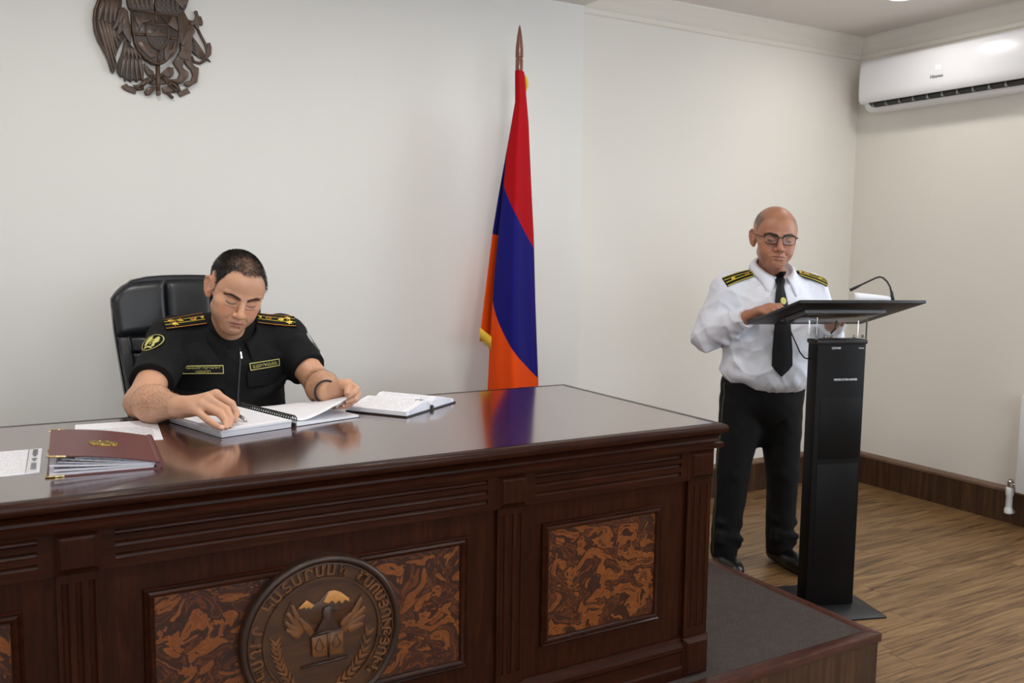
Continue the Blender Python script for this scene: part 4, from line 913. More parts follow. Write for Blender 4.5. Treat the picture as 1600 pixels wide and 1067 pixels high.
def surface_net(f, ax3, name):
    B = 8; n = np.array([len(a) for a in ax3]); nb = n//B
    g = np.stack(np.meshgrid(*[np.arange(k) for k in nb], indexing='ij'), -1).reshape(-1, 3)
    cen = np.stack([(ax3[i][g[:, i]*B]+ax3[i][g[:, i]*B+B-1])/2 for i in range(3)], 1).astype(np.float32)
    hd_ = np.sqrt(sum((ax3[i][np.minimum(g[:, i]*B+B, n[i]-1)]-ax3[i][g[:, i]*B])**2 for i in range(3)))/2
    dc = f(cen, False)
    D = np.repeat(np.repeat(np.repeat(dc.reshape(nb), B, 0), B, 1), B, 2).astype(np.float32)
    act = np.nonzero(np.abs(dc) < hd_*1.35+0.006)[0]
    loc = np.stack(np.meshgrid(*[np.arange(B)]*3, indexing='ij'), -1).reshape(-1, 3)
    for i in range(0, len(act), 200):
        bl = g[act[i:i+200]]; idx = (bl[:, None, :]*B+loc[None]).reshape(-1, 3)
        D[idx[:, 0], idx[:, 1], idx[:, 2]] = f(np.stack([ax3[k][idx[:, k]] for k in range(3)], 1).astype(np.float32))
    S = D < 0; c = S[:-1, :-1, :-1].astype(np.int8)
    tot = np.zeros(c.shape, np.int8)
    for dx in (0, 1):
        for dy in (0, 1):
            for dz in (0, 1): tot += S[dx:n[0]-1+dx, dy:n[1]-1+dy, dz:n[2]-1+dz]
    cells = np.argwhere((tot > 0) & (tot < 8)); idg = np.full(c.shape, -1, np.int32); idg[cells[:, 0], cells[:, 1], cells[:, 2]] = np.arange(len(cells))
    acc = np.zeros((len(cells), 3)); cnt = np.zeros(len(cells))
    cor = [(a, b, d) for a in (0, 1) for b in (0, 1) for d in (0, 1)]
    for i in range(8):
        for j in range(i+1, 8):
            if sum(abs(a-b) for a, b in zip(cor[i], cor[j])) != 1: continue
            A = cells+cor[i]; Bq = cells+cor[j]; da = D[A[:, 0], A[:, 1], A[:, 2]]; dbb = D[Bq[:, 0], Bq[:, 1], Bq[:, 2]]
            m = (da < 0) != (dbb < 0); t = np.where(m, da/np.where(m, da-dbb, 1), 0)
            acc[m] += (np.array(cor[i])+t[:, None]*(np.array(cor[j])-np.array(cor[i])))[m]; cnt[m] += 1
    fr_ = acc/cnt[:, None]; V = np.stack([ax3[k][cells[:, k]]+fr_[:, k]*(ax3[k][cells[:, k]+1]-ax3[k][cells[:, k]]) for k in range(3)], 1)
    F = []
    for ax in range(3):
        sl0 = [slice(None)]*3; sl1 = [slice(None)]*3; sl0[ax] = slice(0, -1); sl1[ax] = slice(1, None)
        s0, s1 = S[tuple(sl0)], S[tuple(sl1)]; e = np.argwhere(s0 != s1)
        b, c2 = (ax+1) % 3, (ax+2) % 3
        e = e[(e[:, b] > 0) & (e[:, c2] > 0) & (e[:, b] < n[b]-1) & (e[:, c2] < n[c2]-1)]
        flip = S[e[:, 0], e[:, 1], e[:, 2]]
        q = []
        for ob, oc in ((-1, -1), (0, -1), (0, 0), (-1, 0)):
            k = e.copy(); k[:, b] += ob; k[:, c2] += oc; q.append(idg[k[:, 0], k[:, 1], k[:, 2]])
        q = np.stack(q, 1); q[~flip] = q[~flip][:, ::-1]; F.append(q)
    F = np.concatenate(F); F = F[(F >= 0).all(1)]
    me = bpy.data.meshes.new(name); me.vertices.add(len(V)); me.vertices.foreach_set('co', V.astype(np.float32).ravel())
    me.loops.add(F.size); me.loops.foreach_set('vertex_index', F.astype(np.int32).ravel())
    me.polygons.add(len(F)); me.polygons.foreach_set('loop_start', np.arange(0, F.size, 4, dtype=np.int32)); me.polygons.foreach_set('loop_total', np.full(len(F), 4, np.int32))
    me.update(calc_edges=True); me.validate()
    # keep the biggest shell only
    return me
def coords_of(me):
    a = np.empty(len(me.vertices)*3, np.float32); me.vertices.foreach_get('co', a); return a.reshape(-1, 3)
def normals_of(me):
    a = np.empty(len(me.vertices)*3, np.float32); me.vertex_normals.foreach_get('vector', a); return a.reshape(-1, 3)
def paint_verts(me, col):
    at = me.attributes.new('tone', 'FLOAT_COLOR', 'POINT'); at.data.foreach_set('color', np.concatenate([col, np.ones((len(col), 1))], 1).astype(np.float32).ravel())
def vnoise(P, s, seed=0.0):
    x, y, z = P[:, 0]*s+seed, P[:, 1]*s+seed*1.7, P[:, 2]*s-seed
    return (np.sin(x+1.9*np.sin(y*0.9+z*0.6)+0.7)*np.cos(y*1.1+1.3*np.sin(z*0.8+x*0.5))+np.sin(z*1.2+1.6*np.sin(x*0.7-y*0.8)))*0.5
def ridge(P, s, seed=0.0): return (1-np.abs(vnoise(P, s, seed)))**3
def skinmat(name, rough=0.43):
    t = NT(name); a = t.n('ShaderNodeAttribute', attribute_name='tone'); t.l(a.outputs['Color'], t.b.inputs['Base Color']); t.set(Roughness=rough)
    t.b.inputs['Subsurface Weight'].default_value = 0.06; t.b.inputs['Subsurface Radius'].default_value = (0.012, 0.005, 0.003); t.b.inputs['Subsurface Scale'].default_value = 0.6
    return t.bump(t.noise(t.coords(), 420, 3), 0.10, 0.0008).m
M['skin'] = skinmat('skin')
def clothmat(name, col, rough=0.8, sc=900, st=0.15, sheen=0.0, wr=0.0):
    t = NT(name); v = t.coords(); t.set(Base_Color=col, Roughness=rough); t.b.inputs['Sheen Weight'].default_value = sheen; t.b.inputs['Specular IOR Level'].default_value = 0.3
    n1 = t.noise(v, sc, 2); n2 = t.noise(v, 16, 3, 0.5, 1.2)
    mx = t.n('ShaderNodeMix'); mx.inputs[0].default_value = wr; t.l(n1, mx.inputs[2]); t.l(n2, mx.inputs[3])
    return t.bump(mx.outputs[0], st, 0.0012 if wr == 0 else 0.006).m
M['black_cloth'] = clothmat('black_uniform_cloth', srgb(15, 16, 18), 0.85, st=0.2, wr=0.35)
M['black_wool'] = clothmat('black_trouser_cloth', srgb(12, 12, 14), 0.85, st=0.2, wr=0.35)
M['white_cloth'] = clothmat('white_shirt_cloth', srgb(232, 236, 246), 0.8, st=0.22, wr=0.5)
M['tie'] = clothmat('black_tie_cloth', srgb(16, 16, 19), 0.6)
M['yellow'] = plain('yellow_braid', srgb(214, 196, 66), 0.6)
M['orange'] = plain('orange_piping', srgb(206, 132, 40), 0.6)
M['gold'] = plain('gold_star_metal', srgb(232, 190, 76), 0.3, 0.85)
M['pale_gold'] = plain('pale_gold_thread', srgb(208, 202, 118), 0.6)
M['enamel_red'] = plain('red_enamel', srgb(150, 40, 36), 0.3); M['enamel_blue'] = plain('blue_enamel', srgb(50, 56, 120), 0.3); M['enamel_or'] = plain('orange_enamel', srgb(214, 130, 60), 0.3)
M['silver'] = plain('silver_thread', srgb(176, 180, 176), 0.55)
M['olive'] = plain('olive_piping', srgb(74, 76, 36), 0.7)
M['hair1'] = plain('dark_brown_hair', srgb(17, 13, 12), 0.6, spec=0.3); M['hair2'] = plain('grey_hair', srgb(96, 88, 80), 0.6); M['armhair'] = plain('brown_arm_hair', srgb(92, 66, 48), 0.6)
M['nail'] = plain('finger_nail', srgb(226, 178, 160), 0.3)
M['shoe'] = plain('black_shoe_leather', srgb(16, 16, 17), 0.3)
M['lens'] = glassy()

def Rm(yaw, pitch, roll):
    B = np.array([[-1, 0, 0], [0, -1, 0], [0, 0, 1]], float)
    cy_, sy = math.cos(yaw), math.sin(yaw); cp, sp = math.cos(pitch), math.sin(pitch); cr, sr = math.cos(roll), math.sin(roll)
    return B @ np.array([[cy_, -sy, 0], [sy, cy_, 0], [0, 0, 1]]) @ np.array([[1, 0, 0], [0, cp, -sp], [0, sp, cp]]) @ np.array([[cr, 0, sr], [0, 1, 0], [-sr, 0, cr]])
def head(f, R, c, S, full=1.0, open_mouth=0.0):
    """head in its own frame: x to the person's right, y forward, z up, origin between the eyes and ears"""
    f.frame(R, c, S); X = lambda s_, p: (p[0]*s_, p[1], p[2])
    f.el((0, -0.018, 0.045), (0.0765, 0.098, 0.080), 0.01)
    f.el((0, 0.028, 0.038), (0.0665, 0.062, 0.064), 0.03)
    f.el((0, 0.030, -0.025), (0.0625*full, 0.056, 0.072), 0.03)
    f.el((0, 0.028, -0.060), (0.0490*full, 0.051, 0.042), 0.025)
    for s_ in (1, -1):
        f.rc(X(s_, (0.041*full, 0.002, -0.053)), X(s_, (0.018, 0.068, -0.092)), 0.017, 0.016, 0.026)
        f.el(X(s_, (0.047, 0.050, -0.016)), (0.023, 0.024, 0.017), 0.02)
        f.el(X(s_, (0.037*full, 0.055, -0.046)), (0.024, 0.026, 0.028), 0.022)
        f.el(X(s_, (0.062, 0.012, 0.022)), (0.015, 0.035, 0.032), 0.02)
    f.sp((0, 0.072, -0.0925), 0.0180, 0.022)
    f.el((0, 0.076, -0.066), (0.030, 0.021, 0.027), 0.016)
    for s_ in (1, -1):
        f.el(X(s_, (0.0305, 0.101, 0.004)), (0.0205, 0.0225, 0.0130), 0.010, sub=True)
        f.rc(X(s_, (0.044, 0.069, 0.0215)), X(s_, (0.012, 0.0860, 0.0175)), 0.0092, 0.0092, 0.009)
        f.sp(X(s_, (0.0315, 0.0685, 0.000)), 0.0148, 0.003)
        f.rc(X(s_, (0.044, 0.0775, -0.012)), X(s_, (0.020, 0.0845, -0.013)), 0.0035, 0.0035, 0.006)
        # crease above the lid and lash line under it
        f.rc(X(s_, (0.046, 0.080, 0.0085)), X(s_, (0.030, 0.0885, 0.0125)), 0.0012, 0.0014, 0.002, sub=True)
        f.rc(X(s_, (0.030, 0.0885, 0.0125)), X(s_, (0.018, 0.0865, 0.008)), 0.0014, 0.0010, 0.002, sub=True)
        f.rc(X(s_, (0.044, 0.0815, -0.0045)), X(s_, (0.0315, 0.0865, -0.0075)), 0.0010, 0.0012, 0.0015, sub=True)
        f.rc(X(s_, (0.0315, 0.0865, -0.0075)), X(s_, (0.020, 0.0850, -0.0050)), 0.0012, 0.0010, 0.0015, sub=True)
    f.rc((0, 0.082, 0.022), (0, 0.1045, -0.026), 0.0078, 0.0100, 0.010)
    f.sp((0, 0.1085, -0.0335), 0.0118, 0.006)
    for s_ in (1, -1):
        f.el(X(s_, (0.0138, 0.0960, -0.0375)), (0.0090, 0.0115, 0.0092), 0.005)
        f.el(X(s_, (0.0062, 0.1045, -0.0470)), (0.0036, 0.0060, 0.0035), 0.002, sub=True)
        f.rc(X(s_, (0.0195, 0.092, -0.036)), X(s_, (0.031, 0.083, -0.058)), 0.0016, 0.0012, 0.008, sub=True)
    oz = open_mouth
    for s_ in (1, -1):
        f.rc(X(s_, (0.0235, 0.0860, -0.0660)), X(s_, (0.004, 0.0962, -0.0602)), 0.0026, 0.0044, 0.004)
        f.rc(X(s_, (0.0205, 0.0865, -0.0680-oz)), X(s_, (0.0, 0.0950, -0.0700-oz*1.5)), 0.0030, 0.0056, 0.004)
        f.rc(X(s_, (0.0260, 0.0885, -0.0672-oz*0.3)), X(s_, (0.0, 0.1025, -0.0650-oz*0.6)), 0.0013, 0.0015+oz*0.5, 0.0016, sub=True)
    f.rc((-0.010, 0.0920, -0.0805-oz), (0.010, 0.0920, -0.0805-oz), 0.002, 0.002, 0.010, sub=True)
    for s_ in (1, -1):      # ears
        f.el(X(s_, (0.0805, -0.014, -0.002)), (0.0058, 0.0195, 0.0310), 0.006, rot=(0.18, 0, 0.42*s_))
        f.chain([X(s_, p) for p in [(0.0755, 0.004, 0.010), (0.0795, 0.000, 0.025), (0.0850, -0.014, 0.030), (0.0890, -0.028, 0.022), (0.0880, -0.031, 0.004), (0.0830, -0.023, -0.014), (0.0765, -0.009, -0.029)]], [0.0035, 0.0042, 0.0044, 0.0044, 0.0042, 0.0042, 0.0060], 0.003)
        f.el(X(s_, (0.0735, -0.008, -0.010)), (0.0075, 0.0150, 0.0260), 0.006)
        f.el(X(s_, (0.0900, -0.008, -0.002)), (0.0075, 0.0085, 0.0150), 0.004, sub=True)
        f.rc(X(s_, (0.0765, 0.003, -0.006)), X(s_, (0.0790, 0.001, -0.012)), 0.0045, 0.0040, 0.003)
    f.frame()
def brow_line(x, z0): return z0+0.0070*np.clip((x-0.010)/0.026, 0, 1)-0.0080*np.clip((x-0.038)/0.020, 0, 1)**1.5
def head_tone(P, R, c, S, base, stubble, hairmask, haircol, browcol, lipcol, brow_z=0.0195):
    """skin tones of the whole body, with lips, brows, lash lines, painted crease shade, beard shadow and scalp hair in the head's frame"""
    q = ((P-np.array(c)) @ R)/S; n = len(P); col = np.tile(np.array(base), (n, 1))
    col *= (1+0.05*vnoise(P, 60)[:, None])
    x, y, z = np.abs(q[:, 0]), q[:, 1], q[:, 2]
    near = (np.abs(q[:, 0]) < 0.11) & (np.abs(y) < 0.14) & (z > -0.13)
    sm = lambda v, a, b: np.clip((v-a)/(b-a), 0, 1)
    def mix(mask, c2):
        m = np.where(near, mask, 0)[:, None]; col[:] = col*(1-m)+np.array(c2)*m
    red = np.exp(-(((x-0.042)/0.022)**2+((z+0.030)/0.020)**2))*sm(y, 0.02, 0.05)*0.48+np.exp(-((x/0.014)**2+((z+0.034)/0.016)**2))*sm(y, 0.085, 0.10)*0.25
    mix(red, (base[0]*1.0, base[1]*0.66, base[2]*0.60))
    earm = sm(x, 0.074, 0.080)*0.35; mix(earm, (base[0]*1.0, base[1]*0.62, base[2]*0.55))
    st = sm(-z, 0.042, 0.062)*sm(y, -0.02, 0.03)*stubble*(0.85+0.15*vnoise(q, 900)); mix(st, (base[0]*0.42, base[1]*0.42, base[2]*0.46))
    lip = np.exp(-((x/0.021)**4))*np.exp(-(((z+0.0660)/0.0078)**4))*sm(y, 0.080, 0.088); mix(lip*0.62, lipcol)
    mix(np.exp(-((x/0.023)**6))*np.exp(-(((z+0.0652+0.0022*(x/0.024)**2)/0.0017)**2))*sm(y, 0.080, 0.086)*0.9, (0.08, 0.025, 0.02))  # parting of the lips, its shade painted into the skin colour
    zb = brow_line(x, brow_z)
    brow = sm(x, 0.008, 0.014)*(1-sm(x, 0.050, 0.058))*np.exp(-(((z-zb)/(0.0052-0.0022*sm(x, 0.03, 0.055)))**4))*sm(y, 0.03, 0.05)*(0.8+0.2*vnoise(q, 1400)); mix(np.clip(brow, 0, 1)*0.9, browcol)
    xe = (x-0.0315)/0.0135; zl = -0.0072+0.0030*xe*xe
    zl = zl-0.0008; lash = (np.abs(xe) < 1.15)*np.exp(-(((z-zl)/0.0023)**2))*sm(y, 0.070, 0.078); mix(lash*0.95, (0.012, 0.008, 0.007))  # lashes, made broader and darker to paint in their shadow too
    lid = (np.abs(xe) < 1.15)*np.exp(-(((z-0.0105)/0.0022)**2))*sm(y, 0.074, 0.08); mix(lid*0.6, (base[0]*0.4, base[1]*0.3, base[2]*0.28))  # shade of the crease above the lid, painted into the skin
    nos = np.exp(-(((x-0.0062)/0.0032)**2+((z+0.0470)/0.003)**2))*sm(y, 0.095, 0.10); mix(nos*0.9, (0.03, 0.012, 0.01))  # nostril hollows blackened, their shade put into the colour
    hm = hairmask(q); mix(np.where(x < 0.0775, hm, 0), haircol)
    return col, q
def strands(name, me, w_, nrm, comb, n, length, width, mat, parent, seed=1, lift=0.5):
    """short hairs as thin two-triangle blades growing from the skin where weight w_ allows"""
    rg = np.random.default_rng(seed); P = coords_of(me); p = w_/w_.sum(); idx = rg.choice(len(P), n, p=p)
    root = P[idx]+rg.normal(0, 0.0009, (n, 3)); N = nrm[idx]; C = comb[idx]+rg.normal(0, 0.28, (n, 3))
    C -= (C*N).sum(1)[:, None]*N; C /= np.linalg.norm(C, axis=1)[:, None]+1e-9
    d = N*lift+C; d /= np.linalg.norm(d, axis=1)[:, None]; L = (length*rg.uniform(0.6, 1.25, n))[:, None]
    sd_ = np.cross(d, N); sd_ /= np.linalg.norm(sd_, axis=1)[:, None]+1e-9
    mid = root+d*L*0.55+N*L*0.06; tip = root+d*L-N*L*0.10
    V = np.stack([root-N*0.0006-sd_*width, root-N*0.0006+sd_*width, mid+sd_*width*0.7, mid-sd_*width*0.7, tip], 1).reshape(-1, 3)
    b = np.arange(n)*5; F = [tuple(q) for q in np.stack([b, b+1, b+2, b+3], 1)]+[tuple(q) for q in np.stack([b+3, b+2, b+4], 1)]
    m2 = bpy.data.meshes.new(name); m2.from_pydata(V.tolist(), [], [tuple(int(i) for i in f_) for f_ in F]); m2.update()
    return tag(finish(name, m2, mat, parent), kind='stuff')
class Cling:
    """lays flat pieces on a garment: local (u, v, w) -> point on the surface under (u, v), lifted by w along the normal"""
    def __init__(s, me):
        V = coords_of(me); s.b = BVHTree.FromPolygons([tuple(map(float, v)) for v in V], [tuple(p.vertices) for p in me.polygons])
    def at(s, C, A, B, fit=None, flip=False):
        """fit = (u0, u1, v0, v1): follow the smooth quadratic surface under that patch instead of every fold"""
        s.C = Vector(C); s.A = Vector(A).normalized(); B = Vector(B); s.B = (B-s.A*B.dot(s.A)).normalized(); s.N = s.A.cross(s.B)
        if flip: s.B = -s.B
        s.q = None
        if fit:
            rows = []; rhs = []
            for i in range(9):
                for j in range(9):
                    u = fit[0]+(fit[1]-fit[0])*i/8; v = fit[2]+(fit[3]-fit[2])*j/8; O = s.C+s.A*u+s.B*v; h = s.b.ray_cast(O+s.N*0.09, -s.N, 0.18)
                    if h[0] is not None: rows.append((1, u, v, u*u, u*v, v*v)); rhs.append((h[0]-O).dot(s.N))
            rows = np.array(rows); rhs = np.array(rhs); ok = np.abs(rhs-np.median(rhs)) < 0.03
            for _ in range(3):
                sol = np.linalg.lstsq(rows[ok], rhs[ok], rcond=None)[0]; er = rhs-rows @ sol; ok = np.abs(er) < max(0.004, 2.0*np.std(er[ok]))
            nr_ = np.abs(rhs-np.median(rhs)) < 0.03; s.q = sol; s.up = float(np.clip(er[nr_].max(), 0, 0.006))
        return s
    def p(s, u, v, w_=0.0):
        O = s.C+s.A*u+s.B*v
        if s.q is not None: return O+s.N*(float(np.dot(s.q, (1, u, v, u*u, u*v, v*v)))+s.up+w_)
        h = s.b.ray_cast(O+s.N*0.12, -s.N, 0.30)
        q = h[0] if h[0] is not None else O
        return q+s.N*w_
    def lay(s, mb): mb.v = [tuple(s.p(*q)) for q in mb.v]; return mb
    def stiff(s, mb, us=(-0.02, 0.02), lift=0.0):
        """flat piece on the best plane instead of following every fold"""
        mb.v = [tuple(s.C+s.A*q[0]+s.B*q[1]+s.N*(q[2]+lift)) for q in mb.v]; return mb
def grid_slab(u0, u1, v0, v1, w0, w1, nu=8, nv=4, outline=None):
    m = MB(); V = []; F = []
    for l, w_ in enumerate((w1, w0)):
        for i in range(nv+1):
            for j in range(nu+1): V.append((u0+(u1-u0)*j/nu, v0+(v1-v0)*i/nv, w_))
    if outline: V = [outline(*q) for q in V]
    n = (nu+1)*(nv+1); k = nu+1
    for i in range(nv):
        for j in range(nu): a = i*k+j; F += [(a, a+1, a+k+1, a+k), (n+a, n+a+k, n+a+k+1, n+a+1)]
    for j in range(nu): F += [(j, n+j, n+j+1, j+1), (nv*k+j, nv*k+j+1, n+nv*k+j+1, n+nv*k+j)]
    for i in range(nv): F += [(i*k, (i+1)*k, n+(i+1)*k, n+i*k), (i*k+nu, n+i*k+nu, n+(i+1)*k+nu, (i+1)*k+nu)]
    return m.add(V, F)
def poly_slab(pts, w0, w1):
    n = len(pts); return MB().add([(x, y, w0) for x, y in pts]+[(x, y, w1) for x, y in pts], [tuple(range(n-1, -1, -1)), tuple(range(n, 2*n))]+[(i, (i+1) % n, (i+1) % n+n, i+n) for i in range(n)])
def star(cx_, cy_, r_, k=8, inner=0.5, w0=0.003, w1=0.0045, rot=0.0):
    pts = [(cx_+(r_ if i % 2 == 0 else r_*inner)*math.cos(PI*i/k+rot), cy_+(r_ if i % 2 == 0 else r_*inner)*math.sin(PI*i/k+rot)) for i in range(2*k)]
    m = MB(); n = 2*k; m.add([(x, y, w0) for x, y in pts]+[(cx_, cy_, w1+0.001)], [tuple(range(n-1, -1, -1))]+[(i, (i+1) % n, n) for i in range(n)]); return m
def disc(cx_, cy_, rx, ry, w0, w1, n=20):
    return poly_slab([(cx_+rx*math.cos(2*PI*i/n), cy_+ry*math.sin(2*PI*i/n)) for i in range(n)], w0, w1)
def epaulette(cl, parent, L, W, stars, flip, lines, round_end=False):
    """shoulder board along +u from its outer end to the collar end; v across"""
    def outl(u, v, w_):
        if round_end:
            t = max(0.0, (u-(L-0.028))/0.028); v *= math.sqrt(max(0.05, 1-t*t*0.85))
        return (u, v, w_)
    ep = cl.lay(grid_slab(0, L, -W/2, W/2, -0.002, 0.0045, 14, 6, outl)).build('epaulette', M['black_cloth'], parent, auto=40)
    for v, mt, hw2 in lines:
        cl.lay(grid_slab(0.002, L-(0.006 if round_end else 0.004), v-hw2, v+hw2, 0.003, 0.0060, 14, 1, outl)).build('braid_stripe', mt, ep, auto=40)
    for (u, v) in stars:   # six-pointed metal stars
        cl.lay(star(u, v, 0.0122, 6, 0.48, 0.0065, 0.0095, 0.3)).build('star', M['gold'], ep)
    ub = L-0.030
    cl.lay(disc(ub-0.008, 0, 0.0095, 0.0085, 0.005, 0.0075)).build('badge', M['gold'], ep)
    for (dv, mt) in ((0.0028, 'enamel_red'), (0, 'enamel_blue'), (-0.0028, 'enamel_or')):
        cl.lay(poly_slab([(ub-0.013, dv-0.0014), (ub-0.003, dv-0.0014), (ub-0.003, dv+0.0014), (ub-0.013, dv+0.0014)], 0.0075, 0.0083)).build('badge_band', M[mt], ep)
    cl.lay(disc(L-0.010, 0, 0.0055, 0.0055, 0.005, 0.010, 14)).build('button', M['gold'], ep, bevel=0.0015)
    return ep
def collar(name, f3, rx, ry, stand, fall, point, gap, mat, parent, dip=0.02, thick=0.003, out=0.014, pd=(0.35, 0.45, -0.75)):
    """turned-down collar; f3 = 4x4 of the neck base (x right, y forward, z up)"""
    V = []; F = []; n = 48; rows = 7
    for i in range(n+1):
        s_ = -1+2*i/n; ph = (gap+(1-abs(s_))*(PI-gap))*(1 if s_ >= 0 else -1); a = abs(ph)
        zt_ = stand*(0.55+0.45*(1-math.cos(a))/2)-dip*math.exp(-((a-gap)/0.6)**2)
        wv = math.exp(-((a-gap)/0.42)**2)
        top = Vector((rx*math.sin(ph), ry*math.cos(ph), zt_)); dirv = Vector((math.sin(ph), math.cos(ph), 0))
        base = Vector((rx*1.0*math.sin(ph), ry*1.0*math.cos(ph), zt_-stand))
        low = top+dirv*out*(1+0.4*wv)+Vector((0, 0, -fall))+wv*(Vector((pd[0]*(1 if s_ >= 0 else -1)*point, pd[1]*point, pd[2]*point)))
        for k in range(rows):
            if k < 3: t = k/3; p = base.lerp(top, t)
            else:
                t = (k-3)/(rows-1-3); p = top.lerp(low, t)+dirv*(0.006*math.sin(PI*t))+Vector((0, 0, 0.003*math.sin(PI*t)))
            V.append(tuple(f3 @ p))
    for i in range(n):
        for k in range(rows-1): a = i*rows+k; F.append((a, a+1, a+rows+1, a+rows))
    me = bpy.data.meshes.new(name); me.from_pydata(V, [], F); me.update()
    o = finish(name, me, mat, parent, smooth=True); sm = o.modifiers.new('t', 'SOLIDIFY'); sm.thickness = thick; sm.offset = 0; return o
# ---------------------------------------------------------------- seated man
R1 = Rm(math.radians(0.5), math.radians(-21), math.radians(-12.5)); H1 = np.array([0.651, 2.849, 1.261])
hw1 = lambda p: H1+R1 @ np.array(p, float)
p1 = empty('person', (0.655, 2.98, zp), 'man seated at the desk in a black short-sleeved uniform, reading a report', 'person')
SHR, ELR, WRR = np.array([0.484, 2.990, 1.095]), np.array([0.351, 2.705, 0.958]), np.array([0.413, 2.44, 0.982])
SHL, ELL, WRL = np.array([0.842, 2.995, 1.095]), np.array([0.904, 2.800, 0.958]), np.array([0.853, 2.565, 0.972])
NB1 = (0.660, 2.985, 1.085)
def arm(f, sh, el, wr, inner, ru=0.050, rf=0.047, rw=0.028):
    f.rc(inner, sh, 0.05, 0.052, 0.04); f.rc(sh, el, ru+0.003, 0.043, 0.02)
    d = wr-el
    f.rc(el, el+d*0.35, 0.042, rf, 0.025); f.rc(el+d*0.3, wr, rf, rw, 0.03)
def hand(f, wr, fingers, thumb, rs=1.0, palm=None):
    fr = [0.0105*rs, 0.0098*rs, 0.0090*rs, 0.0074*rs]; names = list(fingers)
    for k, (nm, J) in enumerate(fingers.items()):
        f.rc(wr, J[0], 0.019*rs, 0.0125*rs, 0.014)
    if palm is not None: f.el(palm[0], palm[1], 0.016, rot=palm[2] if len(palm) > 2 else None)
    for nm, J in fingers.items():
        q = 0.84 if nm == 'pinky' else (1.02 if nm == 'middle' else 1.0)
        f.rc(J[0], J[1], fr[0]*q*1.05, fr[1]*q, 0.007); f.rc(J[1], J[2], fr[1]*q, fr[2]*q, 0.003); f.rc(J[2], J[3], fr[2]*q, fr[3]*q, 0.003)
    f.rc(thumb[0], thumb[1], 0.0165*rs, 0.0125*rs, 0.014); f.rc(thumb[1], thumb[2], 0.0122*rs, 0.0108*rs, 0.004); f.rc(thumb[2], thumb[3], 0.0108*rs, 0.0085*rs, 0.003)
HR = dict(index=[(0.4937, 2.3977, 1.016), (0.5300, 2.3847, 0.9900), (0.5400, 2.3800, 0.9660), (0.5340, 2.3640, 0.9500)],
          middle=[(0.4675, 2.3750, 1.0100), (0.5100, 2.3540, 0.9814), (0.5160, 2.3340, 0.9610), (0.5085, 2.3160, 0.9460)],
          ring=[(0.4520, 2.3700, 0.9970), (0.4920, 2.3480, 0.9740), (0.5030, 2.3310, 0.9560), (0.4990, 2.3120, 0.9440)],
          pinky=[(0.4380, 2.3690, 0.9820), (0.4570, 2.3320, 0.9640), (0.4740, 2.3210, 0.9500), (0.4880, 2.3090, 0.9430)])
TR = [(0.438, 2.432, 0.974), (0.478, 2.428, 0.970), (0.512, 2.416, 0.964), (0.540, 2.402, 0.955)]
HL = dict(index=[(0.893, 2.502, 1.006), (0.905, 2.465, 0.994), (0.888, 2.446, 0.985), (0.870, 2.440, 0.978)],
          middle=[(0.902, 2.514, 0.994), (0.912, 2.475, 0.977), (0.892, 2.452, 0.967), (0.871, 2.448, 0.962)],
          ring=[(0.902, 2.525, 0.980), (0.909, 2.487, 0.960), (0.886, 2.466, 0.953), (0.865, 2.463, 0.949)],
          pinky=[(0.893, 2.535, 0.967), (0.899, 2.503, 0.948), (0.879, 2.484, 0.942), (0.860, 2.481, 0.940)])
TL = [(0.862, 2.535, 0.988), (0.873, 2.500, 1.006), (0.880, 2.465, 1.000), (0.866, 2.438, 0.988)]
f = Field(); head(f, R1, H1, 1.0, 1.02)
f.rc(hw1((0, -0.042, -0.050)), NB1, 0.044, 0.064, 0.03)
f.rc(hw1((0, 0.020, -0.080)), (0.657, 2.95, 1.10), 0.026, 0.036, 0.03)
f.el((0.660, 3.01, 1.00), (0.15, 0.08, 0.13), 0.05)
arm(f, SHR, ELR, WRR, (0.58, 3.01, 1.05)); arm(f, SHL, ELL, WRL, (0.74, 3.01, 1.05))
hand(f, WRR, HR, TR, 1.06, ((0.452, 2.405, 0.986), (0.036, 0.034, 0.016), (0.1, 0.3, 0)))
hand(f, WRL, HL, TL, 1.04, ((0.878, 2.535, 0.985), (0.020, 0.034, 0.026)))
me = surface_net(f, (axis(0.27, (0.40, 0.004), (0.555, 0.002), (0.75, 0.0017), (0.835, 0.004), (0.925, 0.002), (0.97, 0.004)),
                     axis(2.285, (2.59, 0.0022), (2.74, 0.004), (2.975, 0.0017), (3.12, 0.005)),
                     axis(0.895, (1.03, 0.002), (1.12, 0.004), (1.412, 0.0017))), 'body')
P = coords_of(me)
SK = srgb(205, 156, 126)[:3]
def hair1(q):
    x, y, z = np.abs(q[:, 0]), q[:, 1], q[:, 2]
    zl = np.interp(y, [-0.12, -0.055, -0.040, -0.022, 0.010, 0.020, 0.036, 0.046, 0.056, 0.066, 0.078, 0.09], [-0.085, -0.075, -0.035, 0.030, 0.030, -0.006, 0.000, 0.040, 0.068, 0.082, 0.094, 0.12])+0.012*np.exp(-((x-0.042)/0.016)**2)*(y > 0.03)-0.017*np.exp(-(x/0.030)**2)*np.clip((y-0.03)/0.03, 0, 1)
    m = np.clip((z-zl)/(0.009+0.012*np.exp(-(x/0.04)**2)*(y > 0.03))+0.25*vnoise(q, 700), 0, 1)
    thin = 0.24*np.exp(-((x/0.046)**2))*np.clip((y+0.005)/0.03, 0, 1)
    return m*(1-thin)*0.96
col, q = head_tone(P, R1, H1, 1.0, SK, 0.44, hair1, srgb(20, 15, 14)[:3], srgb(40, 27, 23)[:3], srgb(168, 92, 84)[:3], 0.0140)
paint_verts(me, col)
body1 = finish('body', me, M['skin'], p1, smooth=True)
